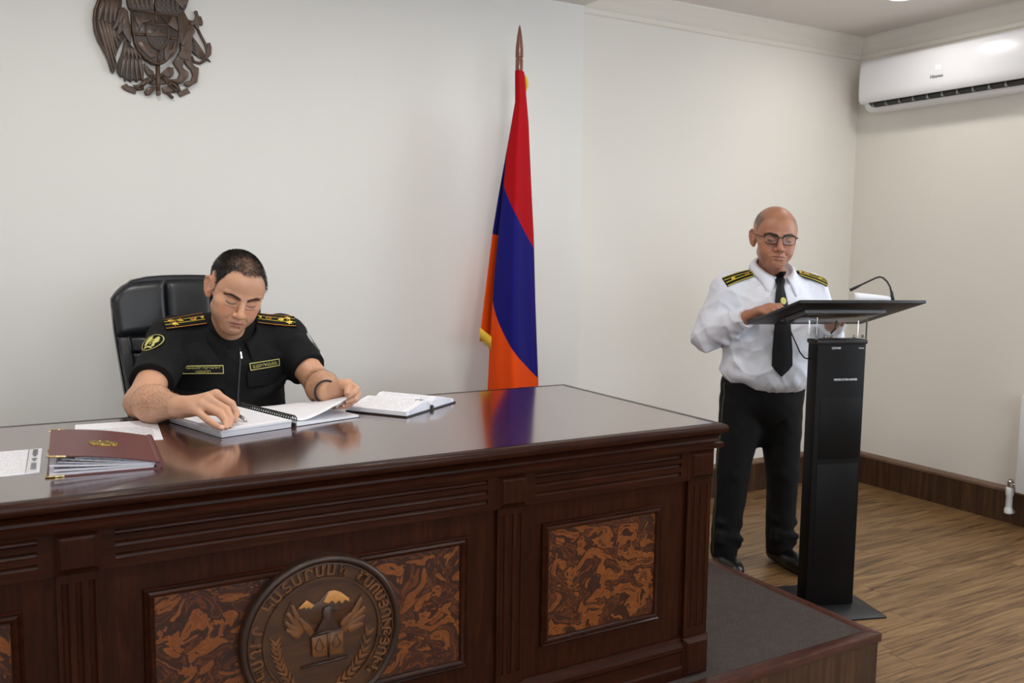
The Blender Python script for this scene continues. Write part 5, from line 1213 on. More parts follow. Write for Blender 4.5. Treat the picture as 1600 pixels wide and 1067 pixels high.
N_ = normals_of(me); hm = hair1(q)*(np.abs(q[:, 0]) < 0.0765)*(q[:, 2] > -0.09)*(np.abs(q[:, 1]) < 0.13)
wt = np.clip((q[:, 2]-0.055)/0.05, 0, 1); comb = np.stack([q[:, 0]*6, 0.7*wt-0.5*(1-wt), -0.9*(1-wt)], 1) @ R1.T
strands('hair', me, hm**2, N_, comb, 12000, 0.013, 0.00045, M['hair1'], p1, 3, 0.5)
zb = brow_line(np.abs(q[:, 0]), 0.0140)
bw = (np.abs(q[:, 0]) > 0.009)*(np.abs(q[:, 0]) < 0.056)*(np.abs(q[:, 2]-zb) < 0.0044)*(q[:, 1] > 0.04)*1.0
strands('eyebrows', me, bw, N_, np.stack([np.sign(q[:, 0])*1.0, q[:, 1]*0, 0.25+q[:, 2]*0], 1) @ R1.T, 420, 0.007, 0.0003, M['hair1'], p1, 4, 0.2)
def arm_w(P, el, wr):
    d = (wr-el)/np.linalg.norm(wr-el); t = (P-el) @ d; rad_ = np.linalg.norm((P-el)-np.outer(t, d), axis=1); L = np.linalg.norm(wr-el)
    return ((t > -0.02) & (t < L*0.92) & (rad_ < 0.06))*np.clip(0.35+2.2*(P[:, 2]-el[2]+0.012)/0.04*0.4, 0.2, 1.0)
wts = arm_w(P, ELR, WRR)+arm_w(P, ELL, WRL)
dR = (WRR-ELR)/np.linalg.norm(WRR-ELR)
strands('arm_hair', me, wts.astype(float), N_, np.tile(dR+np.array([0.2, 0, -0.4]), (len(P), 1)), 4500, 0.012, 0.00024, M['armhair'], p1, 7, 0.15)
# nails
def nail(J, up, name='fingernail', w_=0.0058, l=0.0062, r_=0.0078, parent=None):
    a, b = Vector(J[2]), Vector(J[3]); d = (b-a).normalized(); u_ = Vector(up); u_ = (u_-d*u_.dot(d)).normalized(); s_ = d.cross(u_)
    c = b+d*0.0005; m = MB(); V = []
    for i in range(5):
        for j in range(5):
            x = -1+j/2; t = -1+i/2; ang = x*0.85
            V.append(c+d*(t*l*0.9+0.001)*1.0+s_*(math.sin(ang)*r_*0.98)+u_*(math.cos(ang)*r_*1.02-0.0008-0.0012*max(0, t)))
    F = [(i*5+j, i*5+j+1, i*5+j+6, i*5+j+5) for i in range(4) for j in range(4)]
    return m.add(V, F).build(name, M['nail'], parent or p1, smooth=True)
for J, up in ((HR['pinky'], (-0.35, -0.4, 0.85)), (HR['ring'], (0.1, -0.5, 0.85)), (HR['middle'], (0.35, -0.5, 0.8)), (TL, (-0.55, -0.5, 0.65)), (HL['middle'], (-0.35, -0.8, 0.5)), (HL['ring'], (-0.3, -0.8, 0.5))): nail(J, up)
# shirt
f = Field()
f.el((0.660, 3.005, 1.00), (0.190, 0.120, 0.150), 0.05)
f.rc((0.500, 3.000, 1.088), (0.822, 3.000, 1.088), 0.080, 0.080, 0.05)
f.el((0.660, 2.965, 1.03), (0.150, 0.105, 0.09), 0.05)
for s_ in (-1, 1): f.rc((0.66+s_*0.045, 2.985, 1.128), (0.66+s_*0.15, 3.0, 1.108), 0.056, 0.060, 0.04)
f.el((0.655, 2.985, 0.86), (0.180, 0.150, 0.20), 0.05)
def sleeve(sh, el, t1, r0, r1, k=0.035):
    d = (el-sh)/np.linalg.norm(el-sh); c = sh+(el-sh)*t1; f.rc(sh, c+d*0.02, r0, r1, k, cut=(c, d))
sleeve(SHR, ELR, 0.68, 0.072, 0.062); sleeve(SHL, ELL, 0.66, 0.074, 0.061)
for a, b, r0 in [((0.53, 2.90, 1.02), (0.60, 2.88, 1.00), 0.008), ((0.535, 2.91, 1.07), (0.585, 2.885, 1.03), 0.008), ((0.78, 2.90, 1.04), (0.73, 2.88, 1.00), 0.008), ((0.44, 2.87, 1.10), (0.42, 2.84, 1.05), 0.009), ((0.80, 2.89, 0.96), (0.72, 2.86, 0.93), 0.010), ((0.53, 2.89, 0.93), (0.60, 2.85, 0.90), 0.010), ((0.86, 2.90, 1.10), (0.90, 2.86, 1.03), 0.008)]: f.rc(a, b, r0, r0*0.8, 0.03)
f.warp = lambda P: 0.0026*vnoise(P*np.array([1, 1, 1.5]), 30)+0.0012*vnoise(P, 75, 2.0)-0.0035*ridge(P*np.array([1, 1, 1.3]), 20, 1.0)
ms = surface_net(f, (axis(0.30, (0.99, 0.0042)), axis(2.69, (3.17, 0.0042)), axis(0.66, (1.22, 0.0042))), 'shirt')
shirt1 = finish('shirt', ms, M['black_cloth'], p1, smooth=True)
cl = Cling(ms)
nbm = frame_matrix((0.657, 2.940, 1.128), (-1, 0.02, 0), (0, -0.90, -0.43), (0, -0.43, 0.90))
collar('collar', nbm, 0.076, 0.080, 0.040, 0.046, 0.046, 0.36, M['black_cloth'], p1, 0.012)
# zip down the front
zp_ = MB(); cl.at((0.648, 2.86, 1.0), (1, 0, 0), (0, 0, 1))
zc = [(0.010-0.02*(t-0.5), 0.085-0.20*t) for t in [k/24 for k in range(25)]]
for a, b in zip(zc[:-1], zc[1:]): pass
zm = MB(); zm.rings([[(u-0.0028, v, 0.0), (u+0.0028, v, 0.0), (u+0.0022, v, 0.0030), (u-0.0022, v, 0.0030)] for u, v in zc]); cl.lay(zm).build('zip', M['dark_pl'], p1, auto=40)
cl.lay(poly_slab([(0.0175, 0.052), (0.0225, 0.052), (0.022, 0.072), (0.018, 0.072)], 0.002, 0.006)).build('zip_pull', M['chrome'], p1)
# chest pockets and name tapes
def name_tape(C, A, B, w_, h_, rows, size):
    cl.at(C, A, B, (-w_/2, w_/2, -h_/2, h_/2)); cl.up += 0.003
    tp = cl.lay(grid_slab(-w_/2, w_/2, -h_/2, h_/2, -0.005, 0.0030, 12, 4)).build('name_tape', M['black_cloth'], p1, auto=40)
    b = 0.0011
    for u0, u1, v0, v1 in ((-w_/2, w_/2, h_/2-2*b, h_/2), (-w_/2, w_/2, -h_/2, -h_/2+2*b), (-w_/2, -w_/2+2*b, -h_/2, h_/2), (w_/2-2*b, w_/2, -h_/2, h_/2)):
        cl.lay(grid_slab(u0, u1, v0, v1, 0.0025, 0.0038, 10, 2)).build('border', M['pale_gold'], tp)
    for (txt, v) in rows:
        t = fit_text(txt, size[0]*len(txt), size[1]); t.v = [(x, y+v, 0.0036+z) for x, y, z in t.v]
        tag(cl.lay(t).build('lettering', M['pale_gold'], tp), kind='stuff')
name_tape((0.553, 2.87, 1.022), (1, -0.08, -0.01), (0, 0, 1), 0.118, 0.026, (('ԳԼԽԱՎՈՐ ՀԱՐԿԱԴԻՐ', 0.0052), ('ԿԱՏԱՐՈՂ', -0.0058)), (0.0063, 0.0074))
name_tape((0.742, 2.87, 1.028), (1, 0.08, 0.07), (0, 0, 1), 0.104, 0.023, (('Ա.ԱՄԻՐԽԱՆՅԱՆ', 0.0),), (0.0070, 0.0115))
for C, A in (((0.553, 2.86, 0.985), (1, -0.08, -0.01)), ((0.745, 2.86, 0.990), (1, 0.08, 0.07))):
    cl.at(C, A, (0, 0, 1), (-0.06, 0.06, -0.025, 0.025)); cl.lay(grid_slab(-0.062, 0.062, -0.024, 0.024, -0.002, 0.0036, 10, 5, lambda u, v, w_: (u, v-0.006*(1-abs(u)/0.062) if v < 0 else v, w_))).build('pocket_flap', M['black_cloth'], p1, auto=40)
# shoulder boards
LN = [(-0.008, M['yellow'], 0.0008), (0.008, M['yellow'], 0.0008), (-0.0240, M['orange'], 0.0008), (0.0240, M['orange'], 0.0008)]
ST = [(0.030, 0.009), (0.030, -0.009), (0.046, 0.0)]
cl.at((0.456, 2.945, 1.150), (0.125, -0.008, 0.030), (0.10, 0.60, 0.76), (0, 0.126, -0.025, 0.025)); epaulette(cl, p1, 0.126, 0.050, [(0.022, 0.0090), (0.032, -0.0090), (0.050, 0.0040)], 1, LN)
cl.at((0.862, 2.945, 1.150), (-0.125, -0.008, 0.030), (0.10, -0.60, -0.76), (0, 0.126, -0.025, 0.025))
epaulette(cl, p1, 0.126, 0.050, [(0.022, 0.0095), (0.026, -0.0095), (0.048, 0.0)], 1, LN)
# sleeve patches
def crest(cl, parent, sc, mt):
    for pts in ([(-0.9, 0.2), (-0.75, 0.75), (-0.35, 0.95), (-0.2, 0.5), (-0.35, 0.0), (-0.45, -0.7), (-0.75, -0.4)], [(0.9, 0.1), (0.7, 0.7), (0.4, 0.9), (0.15, 0.55), (0.3, 0.0), (0.35, -0.75), (0.7, -0.6), (0.6, -0.2)],
                [(-0.25, 0.45), (0.25, 0.45), (0.27, 0.0), (0.0, -0.4), (-0.27, 0.0)], [(-0.6, -0.75), (0.0, -0.55), (0.6, -0.8), (0.5, -0.95), (0, -0.78), (-0.5, -0.95)]):
        cl.lay(poly_slab([(x*sc, y*sc) for x, y in pts], 0.002, 0.0042)).build('crest_piece', mt, parent)
    for x, y in ((-0.1, 0.25), (0.12, 0.25), (-0.1, -0.05), (0.1, -0.05)): cl.lay(poly_slab([(x*sc-0.002, y*sc-0.002), (x*sc+0.002, y*sc-0.002), (x*sc+0.002, y*sc+0.002), (x*sc-0.002, y*sc+0.002)], 0.004, 0.0048)).build('crest_quarter', M['black_cloth'], parent)
cl.at((0.425, 2.90, 1.100), (0.80, -0.60, 0.0), (0.216, 0.288, 0.93), (-0.033, 0.033, -0.03, 0.03))
pt = cl.lay(disc(0, 0, 0.036, 0.032, -0.001, 0.0022, 28)).build('sleeve_patch', M['black_cloth'], p1)
rg_ = MB(); rg_.rings([[(0.0345*math.cos(a)*s_, 0.0305*math.sin(a)*s_, w_) for s_, w_ in ((1.05, 0.001), (1.05, 0.0035), (0.99, 0.0035), (0.99, 0.001))] for a in [2*PI*k/36 for k in range(37)]], True, False); cl.lay(rg_).build('patch_border', M['pale_gold'], pt, auto=40)
crest(cl, pt, 0.026, M['pale_gold'])
cl.at((0.905, 2.93, 1.080), (0.42, 0.60, -0.12), (-0.28, 0.12, 0.95), (-0.028, 0.028, -0.035, 0.035))
pt = cl.lay(disc(0, 0, 0.030, 0.038, -0.001, 0.0022, 28)).build('sleeve_patch', M['silver'], p1)
cl.lay(disc(0, 0, 0.0215, 0.028, 0.002, 0.0032, 24)).build('patch_field', M['black_cloth'], pt)
for pts, mt in (([(-0.6, 0.1), (0, 0.55), (0.6, 0.1), (0.3, -0.1), (-0.3, -0.1)], 'pale_gold'), ([(-0.3, -0.15), (0.3, -0.15), (0.2, -0.6), (-0.2, -0.6)], 'enamel_blue'), ([(-0.6, -0.3), (-0.35, -0.75), (0.35, -0.75), (0.6, -0.3), (0.25, -0.65), (-0.25, -0.65)], 'pale_gold'), ([(-0.25, 0.6), (0, 0.9), (0.25, 0.6)], 'silver')):
    cl.lay(poly_slab([(x*0.022, y*0.028) for x, y in pts], 0.0032, 0.0042)).build('patch_motif', M[mt], pt)
# trousers and shoes under the desk
f = Field(); f.el((0.655, 3.0, 0.70), (0.175, 0.15, 0.10), 0.04)
for s_ in (-1, 1):
    hp, kn, an = (0.655+s_*0.09, 2.95, 0.665), (0.655+s_*0.13, 2.50, 0.640), (0.655+s_*0.13, 2.53, 0.27)
    f.rc(hp, kn, 0.085, 0.065, 0.03); f.rc(kn, an, 0.064, 0.050, 0.03)
mt_ = surface_net(f, (axis(0.40, (0.92, 0.008)), axis(2.40, (3.18, 0.008)), axis(0.20, (0.82, 0.008))), 'trousers'); finish('trousers', mt_, M['black_wool'], p1, smooth=True)
for s_ in (-1, 1):
    f = Field(); x = 0.655+s_*0.13; f.rc((x, 2.55, 0.225), (x+s_*0.01, 2.40, 0.206), 0.046, 0.032, 0.02); f.rc((x, 2.53, 0.25), (x, 2.53, 0.29), 0.04, 0.04, 0.02); f.warp = lambda P: np.where(P[:, 2] < zp+0.002, 0.05, 0.0)
    finish('shoe', surface_net(f, (axis(x-0.08, (x+0.08, 0.006)), axis(2.33, (2.62, 0.006)), axis(0.165, (0.34, 0.006))), 'shoe'), M['shoe'], p1, smooth=True)
# bracelet on the left wrist
bc_ = Vector(WRL)+Vector((-0.002, 0.012, 0.0)); dv = Vector(WRL-ELL).normalized(); e1 = dv.cross(UP).normalized(); e2 = e1.cross(dv)
br = empty('bracelet', tuple(bc_-UP*0.03), 'black cord bracelet with a silver plate on the seated man\'s left wrist', 'bracelet')
MB().tube([bc_+(e1*math.cos(a)*0.0335+e2*math.sin(a)*0.0345) for a in [2*PI*k/28 for k in range(29)]], 0.0035, 8, False).build('cord', M['dark_pl'], br, smooth=True)
MB().tube([bc_+(e1*math.cos(a)*0.0355+e2*math.sin(a)*0.0365) for a in [3.45+0.1*k for k in range(6)]], 0.0032, 8).build('plate', M['silver'], br, smooth=True)
# pen in the right hand
pn = empty('pen', (0.572, 2.392, 0.9365), 'brown and silver ballpoint pen held in the seated man\'s right hand', 'pen')
A_, B_ = Vector((0.5301, 2.5144, 0.9754)), Vector((0.572, 2.392, 0.9378)); dv = (B_-A_).normalized(); A0 = B_-dv*0.135
MB().tube([A0, B_-dv*0.024], [0.0046, 0.0048], 14).build('barrel', plain('bronze_pen', srgb(108, 92, 80), 0.3, 0.7), pn, auto=40)
MB().tube([B_-dv*0.025, B_-dv*0.012, B_-dv*0.002, B_], [0.0050, 0.0040, 0.0014, 0.0006], 14).build('tip', M['chrome'], pn, auto=40)
MB().tube([A0-dv*0.012, A0], [0.0026, 0.0028], 10).build('button', M['chrome'], pn, auto=40)
MB().tube([A0+dv*0.004+UP*0.006, A0+dv*0.04+UP*0.006], 0.0012, 8).build('clip', M['chrome'], pn, auto=40)
# ---------------------------------------------------------------- standing man at the lectern
FW = np.array([-0.317, -0.948, 0.0]); FW /= np.linalg.norm(FW); RT = np.array([FW[1], -FW[0], 0.0]); F0 = np.array([2.9712, 2.8597, 0.0])
def G(x, y, z): return F0+RT*x+FW*y+np.array([0, 0, z])          # person's right, forward, up -> world
RB = np.stack([RT, FW, np.array([0, 0, 1.0])], 1)
R2 = Rm(math.radians(-33), math.radians(-3), math.radians(-3)); H2 = np.array([2.894, 2.779, 1.465]); S2 = 1.10
hw2 = lambda p: H2+S2*(R2 @ np.array(p, float))
p2 = empty('person', tuple(F0), 'man in white shirt, black tie and glasses standing at the lectern', 'person')
SR2, ER2, WR2 = (0.205, 0.0, 1.240), (0.285, -0.015, 1.045), (0.200, 0.195, 1.138)
SL2, EL2, WL2 = (-0.185, 0.0, 1.240), (-0.275, 0.02, 1.035), (-0.16, 0.235, 1.110)
def loc(fl): fl.frame(RB, F0, 1.0); return fl
HR2 = dict(index=[(0.142, 0.262, 1.168), (0.112, 0.290, 1.172), (0.098, 0.300, 1.156), (0.100, 0.296, 1.142)],
           middle=[(0.158, 0.272, 1.165), (0.130, 0.304, 1.164), (0.115, 0.314, 1.148), (0.118, 0.306, 1.136)],
           ring=[(0.174, 0.274, 1.157), (0.150, 0.310, 1.152), (0.137, 0.319, 1.138), (0.139, 0.310, 1.128)],
           pinky=[(0.187, 0.270, 1.147), (0.170, 0.303, 1.140), (0.158, 0.313, 1.130), (0.160, 0.304, 1.124)])
TR2 = [(0.170, 0.215, 1.135), (0.140, 0.232, 1.142), (0.116, 0.256, 1.144), (0.100, 0.280, 1.140)]
HR2 = {k: [(x, y, z+0.020) for x, y, z in v] for k, v in HR2.items()}; TR2 = [(x, y, z+0.020) for x, y, z in TR2]
HL2 = {k: [(-x+0.02, y+0.035, z-0.030) for x, y, z in v] for k, v in HR2.items()}; TL2 = [(-x+0.02, y+0.035, z-0.030) for x, y, z in TR2]
f = Field(); head(f, R2, H2, S2, 1.03, 0.0012)
nb2 = G(0.012, 0.02, 1.285)
f.rc(hw2((0, -0.040, -0.050)), nb2, 0.045, 0.064, 0.03); f.rc(hw2((0, 0.022, -0.085)), G(0.015, 0.055, 1.30), 0.036, 0.045, 0.03)
loc(f); f.el((0.01, 0.02, 1.17), (0.14, 0.075, 0.12), 0.05)
def arm2(sh, el, wr, inner):
    sh, el, wr = np.array(sh), np.array(el), np.array(wr)
    f.rc(inner, sh, 0.045, 0.045, 0.04); f.rc(sh, el, 0.046, 0.038, 0.02); f.rc(el, wr, 0.040, 0.030, 0.02)
arm2(SR2, ER2, WR2, (0.1, 0.01, 1.22)); arm2(SL2, EL2, WL2, (-0.08, 0.01, 1.22))
hand(f, np.array(WR2), HR2, TR2, 1.05, ((0.168, 0.235, 1.163), (0.026, 0.034, 0.018)))
hand(f, np.array(WL2), HL2, TL2, 1.05, ((-0.148, 0.27, 1.133), (0.026, 0.034, 0.018)))
f.frame()
hr0, hr1 = G(0.20, 0.18, 1.10), G(0.09, 0.33, 1.18)
xs_ = sorted((hr0[0], hr1[0])); ys_ = sorted((hr0[1], hr1[1]))
me = surface_net(f, (axis(2.60, (2.72, 0.004), (2.99, 0.0020), (3.30, 0.0045)),
                     axis(2.45, (2.49, 0.004), (2.92, 0.0020), (3.00, 0.0045)), axis(1.00, (1.10, 0.0045), (1.18, 0.0024), (1.31, 0.0045), (1.625, 0.0020))), 'body')
P = coords_of(me); SK2 = srgb(176, 122, 95)[:3]
def hair2(q):
    x, y, z = np.abs(q[:, 0]), q[:, 1], q[:, 2]
    zl = np.interp(y, [-0.12, -0.055, -0.040, -0.022, 0.002, 0.012, 0.026, 0.040, 0.055], [-0.085, -0.075, -0.035, 0.030, 0.034, -0.020, -0.004, 0.030, 0.075])
    zu = np.interp(y, [-0.12, -0.06, 0.0, 0.045], [0.122, 0.120, 0.103, 0.088])
    return np.clip((z-zl)/0.012, 0, 1)*np.clip((zu-z)/0.018+0.2*vnoise(q, 500), 0, 1)*0.72
col, q = head_tone(P, R2, H2, S2, SK2, 0.22, hair2, srgb(104, 94, 86)[:3], srgb(52, 38, 32)[:3], srgb(146, 84, 76)[:3], 0.0140)
paint_verts(me, col); finish('body', me, M['skin'], p2, smooth=True)
N_ = normals_of(me); hm = hair2(q)*(np.abs(q[:, 0]) < 0.0765)*(q[:, 2] > -0.09)*(np.abs(q[:, 1]) < 0.13)
comb = np.stack([q[:, 0]*0, q[:, 0]*0-0.5, q[:, 0]*0-0.9], 1) @ R2.T
strands('hair', me, hm**2+1e-9*0, N_, comb, 5000, 0.006, 0.00045, M['hair2'], p2, 5, 0.3)
zb = brow_line(np.abs(q[:, 0]), 0.0140)
bw = (np.abs(q[:, 0]) > 0.009)*(np.abs(q[:, 0]) < 0.056)*(np.abs(q[:, 2]-zb) < 0.0042)*(q[:, 1] > 0.04)*1.0
strands('eyebrows', me, bw, N_, np.stack([np.sign(q[:, 0])*1.0, q[:, 1]*0, 0.25+q[:, 2]*0], 1) @ R2.T, 420, 0.007, 0.0003, M['hair1'], p2, 4, 0.2)
# glasses
def gp(p): return tuple(hw2(p))
gl = empty('glasses', gp((0, 0.10, -0.02)), 'dark-rimmed rectangular glasses on the standing man\'s face', 'glasses')
for s_ in (1, -1):
    lp_ = []
    for k in range(33):
        a = 2*PI*k/32; c, sn = math.cos(a), math.sin(a); rr_ = (abs(c)**3.2+abs(sn)**3.2)**(-1/3.2)
        u, v = 0.0255*rr_*c, 0.0185*rr_*sn; lp_.append((s_*(0.0335+u*(1.0 if v > 0 else 0.94)), 0.1030-0.0060*((0.0335+u)/0.06)**2*1.6, 0.0005+v))
    top = [p for p in lp_]
    MB().tube([gp(p) for p in lp_], [0.0026 if p[2] > 0.006 else 0.0014 for p in lp_], 8, False).build('rim', M['dark_pl'], gl, smooth=True)
    m = MB(); n = 32; m.add([gp(p) for p in lp_[:-1]]+[gp((p[0], p[1]-0.0010, p[2])) for p in lp_[:-1]], [tuple(range(n)), tuple(range(2*n-1, n-1, -1))]+[(i, (i+1) % n, (i+1) % n+n, i+n) for i in range(n)]); m.build('lens', M['lens'], gl)
    MB().tube([gp((s_*p[0], p[1], p[2])) for p in [(0.0595, 0.0935, 0.008), (0.0680, 0.085, 0.009), (0.0745, 0.060, 0.010), (0.0775, 0.025, 0.012), (0.0795, 0.002, 0.016), (0.0800, -0.018, 0.010), (0.079, -0.03, -0.008)]], 0.0018, 8).build('temple', M['dark_pl'], gl, smooth=True)
MB().tube([gp(p) for p in [(0.0085, 0.1015, 0.006), (0.004, 0.1045, 0.0085), (-0.004, 0.1045, 0.0085), (-0.0085, 0.1015, 0.006)]], 0.0016, 8).build('bridge', M['dark_pl'], gl, smooth=True)
# white shirt
f = loc(Field())
f.el((0.010, 0.010, 1.17), (0.200, 0.125, 0.170), 0.05)
f.rc((0.175, 0.0, 1.235), (-0.160, 0.0, 1.235), 0.072, 0.072, 0.05)
for s_ in (-1, 1): f.rc((0.010+s_*0.050, 0.010, 1.268), (0.010+s_*0.155, 0.0, 1.250), 0.052, 0.054, 0.04)
f.el((0.020, 0.045, 1.00), (0.205, 0.160, 0.190), 0.06)
f.el((0.030, 0.050, 0.895), (0.205, 0.155, 0.085), 0.05)
f.el((0.020, 0.09, 1.16), (0.150, 0.075, 0.12), 0.05)
f.el((0.010, 0.105, 0.850), (0.130, 0.085, 0.050), 0.04)
def slv(sh, el, wr, t1):
    sh, el, wr = np.array(sh), np.array(el), np.array(wr); d = (wr-el)/np.linalg.norm(wr-el); c = el+(wr-el)*t1
    f.rc(sh, el, 0.074, 0.062, 0.035); f.rc(el, c+d*0.02, 0.062, 0.043, 0.03, cut=(c, d))
slv(SR2, ER2, WR2, 0.93); slv(SL2, EL2, WL2, 0.93)
for a, b, r0 in [((0.24, 0.075, 1.07), (0.225, 0.14, 1.05), 0.011), ((0.30, 0.05, 1.06), (0.25, 0.09, 1.02), 0.011), ((0.26, 0.12, 1.12), (0.22, 0.16, 1.08), 0.011), ((0.235, 0.02, 1.15), (0.29, 0.03, 1.09), 0.010), ((0.27, -0.05, 1.02), (0.30, 0.02, 0.99), 0.012),
                 ((0.14, 0.12, 1.16), (0.20, 0.07, 1.20), 0.009), ((0.13, 0.14, 1.10), (0.20, 0.10, 1.14), 0.009), ((-0.12, 0.12, 1.14), (-0.17, 0.07, 1.19), 0.009), ((-0.10, 0.16, 1.08), (-0.17, 0.10, 1.12), 0.009),
                 ((0.20, 0.12, 0.93), (0.08, 0.19, 0.88), 0.012), ((0.18, 0.13, 0.88), (0.05, 0.19, 0.85), 0.011), ((-0.14, 0.12, 0.90), (-0.03, 0.19, 0.86), 0.011), ((0.21, 0.06, 1.0), (0.15, 0.15, 0.97), 0.009)]: f.rc(a, b, r0, r0*0.7, 0.028)
f.warp = lambda P: 0.0032*vnoise(P*np.array([1, 1, 1.4]), 26)+0.0014*vnoise(P, 62, 2.0)-0.0065*ridge(P*np.array([1, 1, 1.5]), 17, 0.5)-0.003*ridge(P*np.array([1.2, 1, 0.8]), 33, 3.0)
ms = surface_net(f, (axis(2.55, (3.36, 0.0048)), axis(2.50, (3.10, 0.0048)), axis(0.78, (1.36, 0.0048))), 'shirt')
finish('shirt', ms, M['white_cloth'], p2, smooth=True)
cl = Cling(ms)
def gv(x, y, z): return tuple(RT*x+FW*y+np.array([0, 0, z]))
nb = frame_matrix(tuple(G(0.022, 0.050, 1.318)), gv(1, 0, 0), gv(0, 0.93, -0.36), gv(0, 0.36, 0.93))
collar('collar', nb, 0.078, 0.082, 0.048, 0.034, 0.058, 0.30, M['white_cloth'], p2, 0.012, 0.003, 0.024, (0.42, 0.42, -0.62))
# cuff of the right sleeve
wr_, el_ = Vector(G(*WR2)), Vector(G(*ER2)); d_ = (wr_-el_).normalized(); e1 = d_.cross(UP).normalized(); e2 = e1.cross(d_)
MB().rings([[wr_-d_*o+(e1*math.cos(a)+e2*math.sin(a)*0.92)*r_ for a in [2*PI*k/24 for k in range(24)]] for o, r_ in ((0.065, 0.048), (0.060, 0.0500), (0.014, 0.0465), (0.010, 0.0455), (0.011, 0.042), (0.05, 0.042))], True, False).build('cuff', M['white_cloth'], p2, auto=50)
# tie
cl.at(tuple(G(0.035, 0.15, 1.10)), gv(-1, 0, 0), (0, 0, 1))
tw = [(0.228, 0.012), (0.205, 0.020), (0.190, 0.020), (0.168, 0.0155), (0.15, 0.019), (0.10, 0.027), (0.0, 0.035), (-0.10, 0.042), (-0.165, 0.046), (-0.185, 0.030), (-0.212, 0.001)]
tr = []
for v, hw3 in tw:
    c0 = -0.006-0.022*max(0, (0.2-v))*1.0+0.014*max(0, v-0.15)/0.08
    tr.append((v, c0, hw3))
TV = MB(); rows = []
for v, c0, hw3 in tr:
    rr_ = []
    for lay in (0, 1):
        us = [c0-hw3+2*hw3*k/6 for k in range(7)]
        if lay: us = us[::-1]
        for u in us: rr_.append((u, v, 0.0025 if lay else 0.0075+0.002*(1-abs((u-c0)/max(hw3, 1e-4)))))
    rows.append(rr_)
TV.rings(rows, True, True)
cl2 = []
for (u, v, w_) in TV.v:      # smooth fall over chest and belly
    h = [cl.p(u+du, v+dv) for du in (-0.02, 0, 0.02) for dv in (-0.02, 0, 0.02)]
    y_ = max((Vector(x)-Vector(F0)).dot(Vector(FW)) for x in h)
    b = Vector(cl.C)+cl.A*u+cl.B*v; yb = (b-Vector(F0)).dot(Vector(FW)); cl2.append(tuple(b+Vector(FW)*(y_-yb+w_)))
TV.v = cl2; tie = TV.build('tie', M['tie'], p2, auto=50)
ty = [p for p in cl2]
ct = Cling(tie.data); ct.at(tuple(G(0.036, 0.15, 1.205)), gv(-1, 0, 0), (0, 0, 1))
ct.lay(disc(0, 0, 0.0130, 0.0145, 0.0, 0.0025, 20)).build('tie_emblem', M['pale_gold'], tie)
# pocket flap, shoulder boards
cl.at(tuple(G(0.120, 0.13, 1.150)), gv(-1, 0, 0), (0, 0, 1), (-0.055, 0.055, -0.025, 0.025)); cl.lay(grid_slab(-0.055, 0.055, -0.02, 0.02, -0.002, 0.003, 8, 4)).build('pocket_flap', M['white_cloth'], p2, auto=40)
LN2 = [(-0.0075, M['yellow'], 0.0015), (0.0075, M['yellow'], 0.0015), (-0.0232, M['yellow'], 0.0015), (0.0232, M['yellow'], 0.0015)]
for s_, xo, xi in ((1, 0.245, 0.110), (-1, -0.225, -0.090)):
    C = G(xo, 0.050, 1.270); d = np.array([xi-xo, 0.004, 0.052])
    A = RT*d[0]+FW*d[1]+np.array([0, 0, d[2]]); Bv = FW*(-0.60)+np.array([0, 0, 0.78])+RT*0.12*s_
    Bv = Bv*(-1) if s_ < 0 else Bv
    An = Vector(A).normalized(); N0 = An.cross(Vector(Bv))
    if N0.z < 0: Bv = -Bv
    cl.at(tuple(C), tuple(A), tuple(Bv), (0.0, 0.14, -0.024, 0.024)); epaulette(cl, p2, 0.145, 0.050, [(0.040, 0.0)], 1, LN2, True)
# trousers
f = loc(Field())
f.el((0.030, 0.025, 0.84), (0.190, 0.145, 0.10), 0.04); f.el((0.030, 0.015, 0.76), (0.185, 0.145, 0.12), 0.05)
LG = {1: [(0.125, 0.020, 0.74), (0.165, 0.035, 0.44), (0.182, 0.010, 0.075)], -1: [(-0.055, 0.020, 0.74), (-0.072, 0.040, 0.44), (-0.085, 0.015, 0.080)]}
for s_, (a, b, c) in LG.items():
    f.rc(a, b, 0.100, 0.072, 0.012); f.rc(b, c, 0.072, 0.060, 0.012)
    for z_, dx in ((0.14, 0.01), (0.20, -0.012), (0.11, -0.01)): f.rc((c[0]-0.05, c[1]+0.045+dx, z_), (c[0]+0.05, c[1]+0.05, z_+0.025), 0.016, 0.014, 0.02)
f.rc((0.035, 0.015, 0.74), (0.045, 0.02, 0.575), 0.085, 0.030, 0.035)
f.warp = lambda P: np.where(P[:, 2] < 0.045, 0.06, 0.0)+0.0030*vnoise(P*np.array([1, 1, 0.6]), 28)+0.0014*vnoise(P, 60)
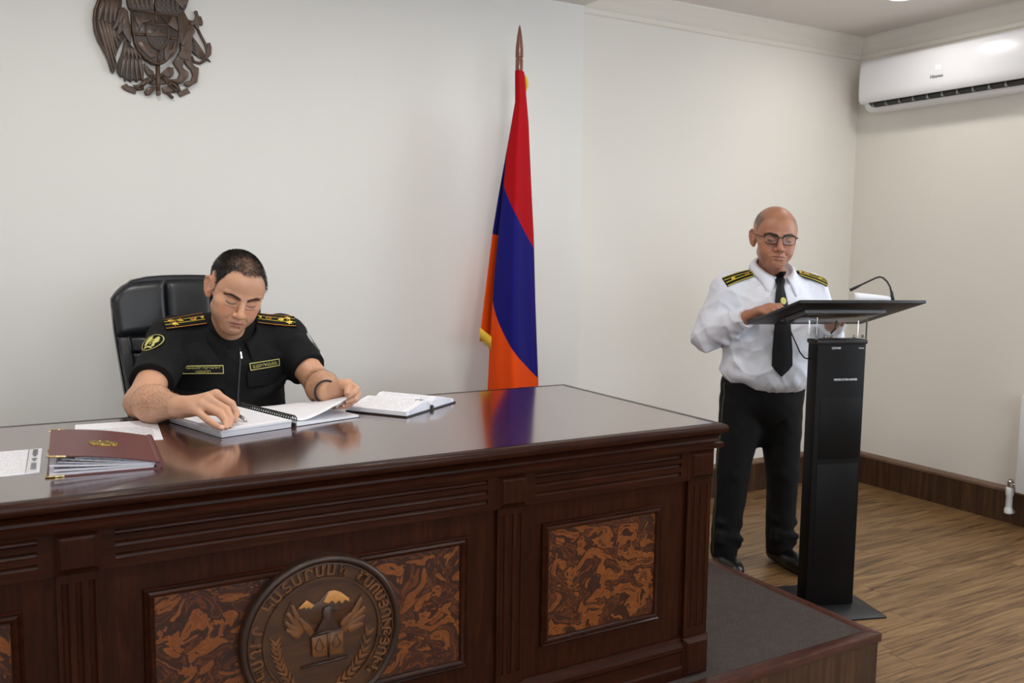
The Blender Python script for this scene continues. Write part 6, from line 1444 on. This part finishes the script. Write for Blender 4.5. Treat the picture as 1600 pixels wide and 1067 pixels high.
mt_ = surface_net(f, (axis(2.62, (3.30, 0.0062)), axis(2.58, (3.12, 0.0062)), axis(0.025, (0.95, 0.0062))), 'trousers'); finish('trousers', mt_, M['black_wool'], p2, smooth=True)
cl = Cling(mt_)
st_ = MB(); rows = []
for k in range(40):
    z = 0.84-0.77*k/39; a, b, c = LG[1]; t = min(1, max(0, (0.74-z)/0.30)); x = a[0]+(b[0]-a[0])*t if z > 0.44 else b[0]+(c[0]-b[0])*(0.44-z)/0.365
    O = Vector(G(x, 0.01, z)); dn = Vector(RT*0.97+FW*0.25); h = cl.b.ray_cast(O+dn*0.25, -dn, 0.3); q_ = h[0] if h[0] is not None else O+dn*0.07
    rows.append([q_+Vector(FW)*dy+dn*w_ for dy, w_ in ((-0.0035, 0), (0.0035, 0), (0.003, 0.0022), (-0.003, 0.0022))])
st_.rings(rows); st_.build('side_piping', M['olive'], p2, auto=40)
bl = []
# shoes
for s_, (a, b, c) in LG.items():
    f = loc(Field()); x, y = c[0], c[1]; o = 0.02*s_ if s_ > 0 else -0.03
    f.rc((x, y-0.035, 0.045), (x+o, y+0.165, 0.032), 0.042, 0.034, 0.02); f.el((x+o*0.7, y+0.10, 0.045), (0.045, 0.085, 0.036), 0.02); f.rc((x, y-0.01, 0.07), (x, y-0.01, 0.11), 0.042, 0.042, 0.02)
    f.warp = lambda P: np.where(P[:, 2] < 0.0035, 0.06, 0.0)
    cxy = G(x, y+0.06, 0)
    finish('shoe', surface_net(f, (axis(cxy[0]-0.2, (cxy[0]+0.2, 0.006)), axis(cxy[1]-0.2, (cxy[1]+0.2, 0.006)), axis(-0.01, (0.18, 0.006))), 'shoe'), M['shoe'], p2, smooth=True)
# ring on the right hand
J = HR2['index']; a, b = Vector(G(*J[0])), Vector(G(*J[1])); d_ = (b-a).normalized(); e1 = d_.cross(UP).normalized(); e2 = e1.cross(d_); c_ = a.lerp(b, 0.55)
rn = MB().tube([c_+(e1*math.cos(t)+e2*math.sin(t))*0.0112 for t in [2*PI*k/20 for k in range(21)]], 0.0016, 8, False).build('finger_ring', M['chrome'], None, smooth=True)
tag(rn, 'thin silver ring on the standing man\'s right hand', 'ring')
